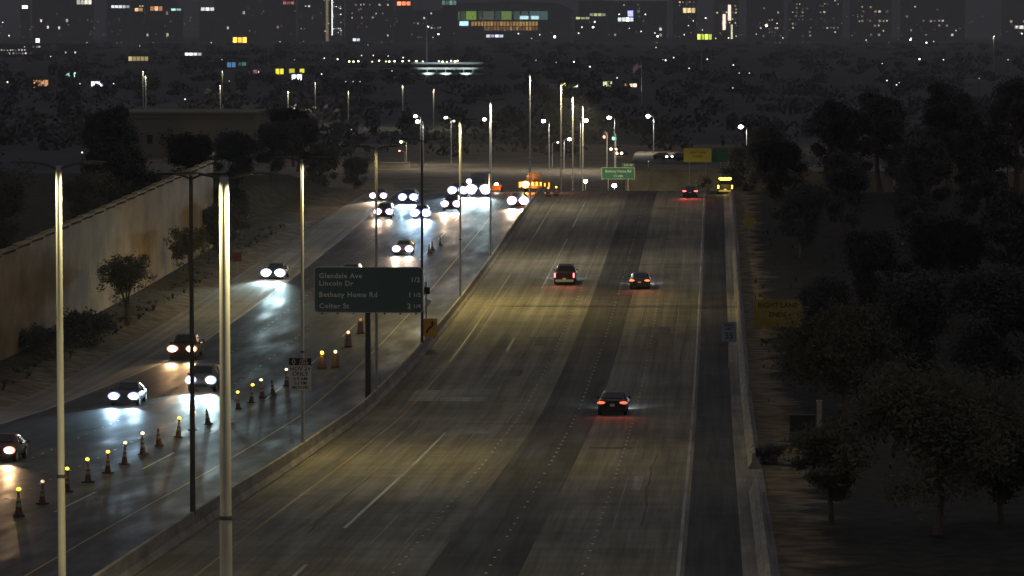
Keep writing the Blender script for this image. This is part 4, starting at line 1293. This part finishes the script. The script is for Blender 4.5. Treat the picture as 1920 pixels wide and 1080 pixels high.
# parking garage with lit decks
def garage():
    y = 2300
    a = at_y(640, 118, y); b = at_y(912, 118, y); base = zr(y)
    e = thing('parking_garage', 'long open parking garage with rows of deck lights', 'garage', (a.x, y, base))
    w = b.x-a.x; h = a.z-base
    pale = mat('pale_garage_concrete', (.45, .47, .47), .85)
    for k in range(3):
        zz = h*(k+1)/3 - .5
        MB().box((w*.5 if k < 2 else w*.68, 15, zz), (w if k < 2 else w*.64, 30, .5)).build('deck', B_GREY, e)
        MB().box((w*.73, -.1, zz+.5), (w*.5, .25, 1.1)).build('parapet', pale, e)
    for i in range(16): MB().box((w*(i+.5)/16, .3, h*.35), (.5, .5, h*.7)).build('column', B_GREY, e)
    rnd = random.Random(3)
    for px in (655, 663, 672, 698, 711, 724, 730, 740, 755, 767, 781, 793, 823, 830, 838, 846, 853, 858):
        x = at_y(px, 118, y).x - a.x
        MB().ball((x, -.6, h+1.0+rnd.uniform(-.3, .4)), (.55, .4, .45), 8, 5).build('deck_lamp', glow((1, .9, .55), rnd.choice((2, 4, 7))), e)
    for x in (w*.6, w*.72, w*.86): lamp('SPOT', e, (x, -4, 1.0), 5000, (.75, .95, .95), (0, 4, h*.9), R(110), .6, .3)
garage()

# stadium
def stadium():
    y = 9800; a = at_y(838, 12, y); b = at_y(1072, 12, y); base = zr(y)
    e = thing('stadium', 'huge dark stadium with glowing coloured panels and amber arcade', 'stadium', (a.x, y, base))
    w = b.x-a.x; s = w/234.0
    Z = lambda py: at_y(900, py, y).z - base
    MB().box((w/2, 60, Z(18)/2), (w, 120, Z(18))).build('wall', B_DARK, e)
    MB().loft([[(0, 120*t, Z(18)), (w*.12, 120*t, Z(6)), (w*.5, 120*t, Z(2)), (w*.88, 120*t, Z(6)), (w, 120*t, Z(18))] for t in (0, 1)]).build('roof', B_GREY, e)
    X = lambda px: at_y(px, 30, y).x - a.x
    def pan(nm, px0, px1, py0, py1, c, es, yy=-1):
        MB().box(((X(px0)+X(px1))/2, yy, (Z(py0)+Z(py1))/2), (X(px1)-X(px0), 1, Z(py0)-Z(py1))).build(nm, glow(c, es*fade(y)), e)
    for (p0, p1, c, es) in ((853, 862, (.45, .7, .2), .12), (864, 873, (.2, .35, .15), .10), (874, 893, (.5, .8, .1), .26), (897, 904, (.15, .28, .18), .1), (906, 926, (.3, .4, .22), .14),
                            (929, 938, (.2, .32, .22), .10), (940, 959, (.45, .7, .15), .22), (963, 975, (.2, .5, .42), .1), (978, 990, (.15, .4, .4), .12), (993, 1027, (.25, .6, .6), .13)):
        pan('glowing_panel', p0, p1, 21, 37, c, es)
    for i in range(21):
        px = 884 + i*6
        pan('arcade_window', px, px+4.2, 40.5, 48.5, (1, .55, .12), random.choice((.2, .3, .4)))
        if i > 3: pan('arcade_window', px, px+4.2, 50, 57, (1, .5, .12), random.choice((.1, .15, .3)))
    pan('light_cloud', 862, 878, 40, 48, (.5, .9, 1), 1.3, -2)
    pan('sign_panel', 975, 991, 30, 36, (.6, .95, 1), .9, -2)
    pan('sign_panel', 996, 1010, 30, 36, (.6, .95, 1), .9, -2)
stadium()

def tower(label, px0, px1, py_top, py_bot, y, m, cols, rows, lit, color, es, seed, name='office_tower', x0f=.05, x1f=.95, wf=.55, hf=.45):
    e, w, h = block(name, label, px0, px1, py_top, py_bot, y, 40, m)
    windows(e, w, h, cols, rows, .06, .98, lit, color, es, x0f, x1f, seed, wf, hf)
    return e, w, h
WW = (1, .88, .62)
e, w, h = tower('bright white-lit tower edge at the top left of centre', 622, 642, -30, 68, 9000, B_GREY, 4, 26, .8, (.85, 1, .92), .7, 1)
MB().box((.6, -1, h*.55), (2.2, 1.2, h*.9)).build('light_strip', glow((.9, 1, .9), 1.4*fade(9000)), e)
tower('brown tower left of the bright white-lit tower edge', 560, 604, -30, 70, 8700, B_BROWN, 6, 14, .12, WW, .4, 2)
e, w, h = tower('amber-lit slim tower beside the bright white-lit tower', 606, 618, -30, 70, 8900, B_BROWN, 2, 20, .3, WW, .4, 3)
MB().box((w*.6, -1, h*.5), (w*.4, 1, h)).build('lit_stair_strip', glow((1, .8, .4), .14*fade(9000)), e)
tower('dark office block with scattered windows right of the white tower', 648, 735, -30, 70, 9200, B_DARK, 14, 12, .16, WW, .35, 4)
tower('dark block with dotted windows above the tall white mast', 738, 835, 20, 66, 8800, B_DARK, 14, 6, .28, WW, .3, 5)
tower('low lit office block at the left edge', -5, 82, 84, 106, 4200, B_DARK, 14, 3, .5, (1, .95, .85), .5, 6)
tower('low lit office block right of the left edge one', 106, 160, 84, 102, 4300, B_DARK, 8, 2, .4, (1, .95, .85), .5, 7)
tower('dark tower left of the pink-lit tower', 1262, 1306, -20, 66, 9000, B_BROWN, 6, 14, .42, (1, .75, .5), .35, 8)
e, w, h = tower('pink-lit tower at the top right of centre', 1340, 1385, -20, 64, 9100, B_BROWN, 7, 14, .38, (1, .9, .5), .3, 9)
for dx, z0, z1 in ((.40, .22, .52), (.62, .40, .70)):
    MB().box((w*dx, -1, h*(z0+z1)/2), (w*.12, 1, h*(z1-z0))).build('light_strip', glow((1, .72, .62), 1.4*fade(9000)), e)
MB().box((w*.72, -1, h*.18), (w*.07, 1, h*.28)).build('light_strip', glow((1, 1, .7), .7*fade(9000)), e)
tower('wide tower with yellow-green windows at the top right', 1400, 1470, -20, 62, 9300, B_DARK, 12, 12, .24, (.95, .95, .5), .3, 10)
tower('dotted tower right of the blue-white light', 1478, 1580, -20, 60, 9500, B_DARK, 14, 12, .32, (.8, .85, .5), .3, 11)
tower('amber-windowed block at the top right', 1595, 1672, -20, 58, 9600, B_BROWN, 9, 10, .3, (1, .8, .55), .35, 12)
tower('dim block near the top right corner', 1690, 1810, -20, 58, 9700, B_DARK, 14, 10, .16, (1, .9, .7), .3, 13)
tower('dim block at the right edge of the skyline', 1880, 1935, -20, 62, 9400, B_BROWN, 6, 10, .2, (.9, .9, .6), .25, 14)
tower('dark left skyline block with scattered windows', 60, 170, -10, 30, 9000, B_DARK, 14, 6, .2, (1, .9, .7), .5, 15)
tower('dark skyline block above the caption corner', 200, 330, -10, 30, 9100, B_DARK, 16, 6, .12, (1, .8, .6), .4, 16)
tower('dark skyline block left of the brown tower', 400, 540, -10, 34, 9300, B_DARK, 16, 6, .06, (1, .8, .6), .5, 17)
tower('dark block right of the stadium', 1085, 1250, 2, 60, 9400, B_DARK, 18, 6, .1, (1, .95, .7), .4, 18)

# lit shops and signs: px0,px1,py0,py1,colour,strength,label
SHOPS = [
 (436, 463, 70, 80, (1, .5, .05), 1.2, 'orange-yellow lit shop front on the upper left'),
 (516, 532, 129, 139, (.95, .85, .05), .8, 'left of three yellow lit panels'),
 (541, 553, 129, 138, (.95, .85, .05), 1.0, 'middle of three yellow lit panels'),
 (561, 571, 129, 138, (.95, .85, .05), .7, 'right of three yellow lit panels'),
 (546, 566, 140, 150, (.85, .9, 1), 1.6, 'white lit canopy under the yellow lit panels'),
 (170, 192, 153, 162, (.75, .75, 1), 1.8, 'violet-white lit sign on the left'),
 (122, 142, 136, 145, (.55, 1, .9), 1.0, 'mint lit shop sign on the left'),
 (240, 278, 106, 114, (1, .75, .3), .5, 'amber lit strip of shops on the left'),
 (62, 90, 150, 164, (1, .5, .2), .5, 'orange lit forecourt at the far left'),
 (346, 378, 99, 104, (.95, .95, .9), .8, 'row of white lights on a roof edge'),
 (425, 442, 117, 126, (.15, .45, .9), .6, 'blue lit sign on the upper left'),
 (443, 462, 117, 123, (.1, .5, .35), .25, 'green tinted sign beside the blue one'),
 (466, 490, 131, 138, (.6, .3, .3), .2, 'dim reddish front left of the yellow panels'),
 (744, 770, 3, 10, (1, .2, .08), 1.3, 'red lit rooftop sign at the top'),
 (750, 770, 34, 44, (1, 1, .92), 1.8, 'white floodlit canopy at the top centre'),
 (756, 768, 23, 30, (1, 1, 1), 2.0, 'small white rooftop sign above the floodlit canopy'),
 (828, 856, 1, 9, (.35, .7, .55), .18, 'pale green pyramid roof beside the stadium'),
 (661, 675, 72, 77, (.8, .85, 1), .6, 'pale lit strip below the white tower'),
 (911, 944, 65, 70, (.7, .75, 1), .7, 'lavender lit strip below the stadium'),
 (1079, 1106, 32, 36, (.95, 1, .5), .5, 'lower yellow-green lit storefront right of the stadium'),
 (1105, 1136, 25, 30, (.9, .95, .5), .4, 'upper yellow-green lit storefront right of the stadium'),
 (1158, 1188, 33, 40, (.9, 1, .9), 1.4, 'white lit canopy under the blue sign'),
 (1176, 1188, 20, 31, (.3, .3, 1), 1.8, 'blue lit sign right of the stadium'),
 (1307, 1335, 64, 74, (.8, 1, .1), 1.1, 'yellow-green lit cluster on the upper right'),
 (1050, 1062, 156, 161, (.9, .85, .2), 1.2, 'yellow lit gable behind the pole row'),
 (1074, 1084, 158, 163, (1, 1, .8), 1.5, 'white lit entry right of the yellow lit gable'),
 (1130, 1148, 153, 162, (.8, .85, .45), .5, 'olive lit house front behind the pole row'),
 (1180, 1194, 157, 163, (1, .8, .5), 1.6, 'amber-white lit porch under the flag'),
 (1171, 1177, 157, 161, (1, .4, .1), .5, 'small orange lit window beside the amber porch'),
 (1280, 1304, 15, 24, (1, .75, .35), .5, 'amber lit crown of a block at the top right'),
 (1902, 1920, 48, 54, (.9, .9, .8), .5, 'pale lit strip at the right edge'),
 (143, 172, 0, 8, (1, .9, .75), .8, 'white cluster of lit panels at the top left'),
 (208, 243, 10, 15, (.85, .95, 1), .5, 'pale lit strip at the top left'),
 (252, 268, 15, 21, (1, .55, .2), .6, 'orange lit strip at the top left'),
 (281, 305, 12, 20, (1, .45, .2), .6, 'second orange lit strip at the top left'),
 (320, 340, 16, 20, (.5, 1, .85), .8, 'mint lit strip above the caption'),
 (376, 402, 14, 20, (1, .95, .9), .6, 'white dotted strip above the caption'),
 (530, 552, 3, 8, (.8, .2, .2), .4, 'dim red strip at the top left of centre'),
 (561, 575, 0, 7, (.9, .9, 1), 1.6, 'white lit rooftop sign left of the amber tower'),
 (40, 53, 10, 16, (1, 1, 1), 1.4, 'white lit sign at the far top left'),
 (160, 170, 9, 17, (1, 1, 1), 1.5, 'white lit sign right of the far top left one'),
 (66, 75, 72, 80, (.85, .85, 1), 1.4, 'white lit gable on the left under the caption'),
]
for si, (p0, p1, y0, y1, c, es, lab) in enumerate(SHOPS):
    if y1 < 60:
        d = (8300.0 if y1 < 45 else 8000) + si*13.7
    else:
        d = on_plain((p0+p1)/2, y1+3).y
        d = min(d, 7500) + (si % 7)*1.3
    a = at_y(p0-2, y0-2, d); b = at_y(p1+2, y1, d); base = zr(d)
    e = thing('lit_shop' if y1 >= 60 else 'lit_rooftop', lab, 'building', (a.x, d, base))
    w = b.x-a.x; h = max(a.z-base, 2.5)
    MB().box((w/2, 6, h/2), (w, 10, h)).build('wall', B_DARK, e)
    MB().box((w/2, 6, h+.15), (w+.6, 10.6, .3)).build('roof', B_DARK, e)
    zz0 = at_y(p0, y1, d).z - base; zz1 = at_y(p0, y0, d).z - base
    n = max(1, int((p1-p0)/7)); ww = (at_y(p1, y0, d).x - at_y(p0, y0, d).x); x0 = at_y(p0, y0, d).x - a.x
    for i in range(n):
        MB().box((x0 + ww*(i+.5)/n, .9, (zz0+zz1)/2), (ww/n*.82, .3, zz1-zz0)).build('lit_panel', glow(c, 1.3*es*fade(d)*random.choice((.5, 1, 1.6))), e)

# garden patio lit among the dark trees on the right
def patio():
    y = 395; p = at_y(1692, 572, y)
    e = thing('garden_wall', 'small lit patio wall glowing orange among the dark trees', 'wall', (p.x, y, zr(y)))
    h = p.z - zr(y)
    MB().box((0, .3, h/2+.2), (2.2, .3, h+.9)).build('wall', mat('patio_stucco', (.35, .24, .14), .9, noise=((2, 2, 2), 5, .6, 1.2)), e)
    MB().box((0, -.5, h+.75), (.4, .3, .12)).build('wall_lamp', M_DKSTEEL, e)
    MB().box((0, .1, h+.72), (2.5, .9, .12)).build('coping', M_BARRIER, e)
    lamp('SPOT', e, (0, -.5, h+.66), 55, (1, .66, .3), (0, .35, -1), R(100), .8, .08)
patio()
def cabinet():
    y = on_road(1505, 812).y
    p = at_y(1504, 800, y)
    e = thing('utility_cabinet', 'low dark utility cabinet on the right verge', 'cabinet', (p.x, y, zr(y)))
    MB().box((0, 0, .55), (1.5, .7, 1.0)).build('housing', M_TRIM, e)
    MB().box((0, 0, 1.08), (1.56, .76, .06)).build('lid', M_TRIM, e)
    MB().box((0, 0, .03), (1.7, .9, .06)).build('plinth', M_BARRIER, e)
    y2 = on_road(1536, 830).y; q = at_y(1536, 800, y2)
    e = thing('concrete_post', 'slim concrete post right of the utility cabinet', 'post', (q.x, y2, zr(y2)))
    MB().box((0, 0, 1.2), (.3, .3, 2.4)).build('shaft', M_BARRIER, e)
    MB().box((0, 0, 2.44), (.36, .36, .08)).build('cap', M_BARRIER, e)
cabinet()

# flag on its pole
def flag():
    y = 1500; p = at_y(1203, 114, y); z0 = zr(y)
    e = thing('flagpole', 'dim striped flag drooping on a pole in the right distance', 'flag', (p.x, y, z0))
    H = p.z - z0
    MB().tube((0, 0, 0), (0, 0, H+.6), .14, .08, 8).build('pole', M_STEEL, e)
    W, Hh = 4.6, 2.6
    def pt(u, v):
        return (-u*W*.72, .35*math.sin(u*7+v), H - v*Hh - u*u*2.0 - u*.6)
    for i in range(7):
        mb = MB(); v0, v1 = i/7, (i+1)/7
        for k in range(8): mb.quad(pt(k/8, v1), pt((k+1)/8, v1), pt((k+1)/8, v0), pt(k/8, v0))
        mb.build('stripe', mat('flag_red', (.5, .09, .09), .8) if i % 2 == 0 else mat('flag_white', (.6, .58, .56), .8), e)
    mb = MB()
    for k in range(3): mb.quad(*[(x, y_-.03, z) for x, y_, z in (pt(k/8, .55), pt((k+1)/8, .55), pt((k+1)/8, 0), pt(k/8, 0))])
    mb.build('canton', mat('flag_blue', (.08, .1, .3), .8), e)
    MB().box((-1, -4, .3), (.5, .5, .4)).build('floodlight', M_DKSTEEL, e)
    lamp('SPOT', e, (-1, -4, .6), 2600, (1, .95, .9), (-.5, 3.6, H*.9), R(60), .6, .2)
flag()

# lone street lights over the plain
DOTS = [(14, 154, 1.5), (5, 42, 1), (17, 67, 1.2), (150, 157, .8), (213, 157, .9), (262, 86, .5), (95, 106, .8), (163, 80, .4), (154, 286, 1.6), (347, 186, 1.2), (552, 203, 1.2), (592, 202, .5),
        (608, 109, 1.2), (633, 111, 1.6), (603, 139, 1.1), (608, 0, .5), (659, 243, .7), (700, 104, 1.0), (678, 104, .9), (756, 108, 1.2), (728, 105, .8), (803, 50, 1.5), (822, 64, 1.8), (812, 70, .6),
        (648, 153, .6), (662, 153, .6), (675, 153, .6), (1040, 69, 3.2), (1112, 51, 2.4), (1115, 41, 1.5), (1091, 51, 1.2), (1085, 62, 1.2), (1012, 65, 1.0), (972, 63, 1.1), (1076, 116, 1.6), (1106, 125, 1.4),
        (1005, 113, .6), (1043, 117, .5), (1157, 146, 1.0), (1233, 68, 2.0), (1228, 62, 1.0), (1202, 59, 1.1), (1230, 89, .8), (1248, 113, 1.5), (1263, 108, 1.1), (1210, 27, 1.2), (1161, 27, 1.2), (1180, 53, .8),
        (1437, 48, 3.4), (1326, 111, 1.2), (1292, 128, 1.0), (1375, 122, 1.1), (1386, 137, .7), (1405, 137, .8), (1366, 71, 1.2), (1323, 34, 1.4), (1300, 39, .9), (1291, 48, .8), (1317, 56, .8), (1283, 65, .9),
        (1374, 165, .9), (1663, 151, 1.1), (1681, 159, 1.1), (1686, 155, .6), (1724, 111, 1.8), (1707, 75, 1.8), (1737, 80, 1.8), (1751, 78, .7), (1769, 112, 1.0), (1654, 119, .7), (1708, 72, 1.2), (1836, 147, .5),
        (1890, 112, .7), (1906, 50, 1.2), (1916, 63, 1.4), (1624, 75, .8), (1457, 44, .9), (1418, 64, .6), (1468, 71, .9), (735, 133, .7), (690, 84, .3), (1216, 303, .8), (1243, 112, .4), (997, 72, .6), (1342, 72, .8),
        (396, 80, .6), (525, 78, .6), (416, 112, .5), (430, 152, .5), (485, 135, .9), (552, 112, .4), (1890, 222, .25), (1498, 480, .35), (1875, 582, .4)]
LANDMARKS = [((t[0]+t[1])/2, (t[2]+t[3])/2, t[6]) for t in SHOPS] + [(950, 35, 'huge dark stadium'), (632, 30, 'bright white-lit tower'), (1362, 20, 'pink-lit tower'), (800, 130, 'tall white mast base'),
             (1195, 130, 'striped flag'), (1863, 100, 'faint mast at the far right'), (1692, 560, 'lit patio wall'), (1663, 263, 'lone lamp among dark trees'), (345, 250, 'flat-roofed building'), (491, 250, 'small annex block'),
             (40, 95, 'lit office block at the left edge'), (917, 178, 'second median pole'), (1440, 260, 'two green signals')]
used_labels = {}
def lamp_label(px, py):
    d, lx, ly, nm = min((math.hypot(px-a, (py-b)*1.5), a, b, c) for a, b, c in LANDMARKS)
    v = 'above' if py < ly-9 else ('below' if py > ly+9 else '')
    h = 'left' if px < lx-12 else ('right' if px > lx+12 else '')
    if v and h: w = v + ' and ' + h + ' of'
    elif v: w = 'straight ' + v
    elif h: w = h + ' of'
    else: w = 'right at'
    words = nm.split()
    while len(words) > 7: words = words[:-1]
    while words[-1] in ('the', 'of', 'at', 'on', 'a', 'under', 'right', 'left', 'beside', 'behind'): words = words[:-1]
    base = 'far lamp %s the %s' % (w, ' '.join(words))
    used_labels[base] = used_labels.get(base, 0) + 1
    n = used_labels[base]
    return base if n == 1 else base.replace('far lamp', ['', '', 'second far lamp', 'third far lamp', 'fourth far lamp', 'fifth far lamp', 'sixth far lamp', 'seventh far lamp', 'eighth far lamp'][n])
LD = MB().ball((0, 0, 0), (1, 1, 1), 8, 6)
lens_cache = {}
for i, (px, py, b) in enumerate(DOTS):
    if py < 68:                      # lights on the far blocks' roofs and fronts
        d = 7600.0
    elif px > 1380 and py > 200: d = 560.0
    else: d = min(7000.0, on_plain(px, py, 8.0).y)
    p = at_y(px, py, d); z0 = zr(d); h = max(2.0, p.z - z0)
    col = (1, .93, .82) if i % 3 else ((.92, .95, 1) if i % 2 else (1, .85, .6))
    r = (0.9 + .8*min(b, 3)) / 7280.0 * d                # lamp globes grow with the size of the fixture seen
    e = thing('distant_lamp', lamp_label(px, py), 'street lamp', (p.x, d, z0), 0, 'far street lamps of the city')
    MB().tube((0, 0, 0), (0, 0, h), .12, .09, 6).build('pole', M_DKSTEEL, e)
    k = (col, round(b, 1), int(d/700))
    if k not in lens_cache: lens_cache[k] = LD.mesh('lens', glow(col, 1.4*fade(d)*min(6, .5 + b*b*.9)), True)
    o = link('lens', lens_cache[k], e, (0, 0, h)); o.scale = (r*.62, r*.62, r*.62)

# uncountable glimmer of the far city
def glimmer():
    rnd = random.Random(77)
    groups = {(1, .85, .6): MB(), (.95, .95, .9): MB(), (1, .6, .35): MB(), (.8, .9, 1): MB()}
    keys = list(groups)
    for _ in range(330):
        px = rnd.uniform(-10, 1930); py = min(80, rnd.gauss(42, 22))
        if py < -20: continue
        d = 7400.0
        p = at_y(px, py, d); r = rnd.uniform(.35, .8)
        groups[rnd.choices(keys, (5, 4, 2, 1))[0]].ball(p, (r, r, r), 6, 4)
    root = None
    for i, k in enumerate(keys):
        o = groups[k].build('city_glimmer' if i == 0 else 'glimmer', glow(k, .35*fade(7400)), root)
        if i == 0: root = tag(o, 'faint glimmer of countless far city lights along the top', 'city lights', kind='stuff')
        else: o['kind'] = 'stuff'
glimmer()

# dusty night air: far things fade into it and lamps get a faint halo
def haze():
    o = MB().box((-900, 9100, 230), (9000, 18400, 760)).build('haze', None)
    m = bpy.data.materials.new('night_haze'); m.use_nodes = True
    nt = m.node_tree; nt.nodes.clear()
    out = nt.nodes.new('ShaderNodeOutputMaterial')
    v = nt.nodes.new('ShaderNodeVolumePrincipled')
    v.inputs['Color'].default_value = (.95, .94, .92, 1)
    v.inputs['Density'].default_value = 0.8e-4
    v.inputs['Anisotropy'].default_value = 0.45
    nt.links.new(v.outputs['Volume'], out.inputs['Volume'])
    o.data.materials.append(m)
    tag(o, 'thin dusty night air over the whole scene', 'haze', kind='stuff')
haze()
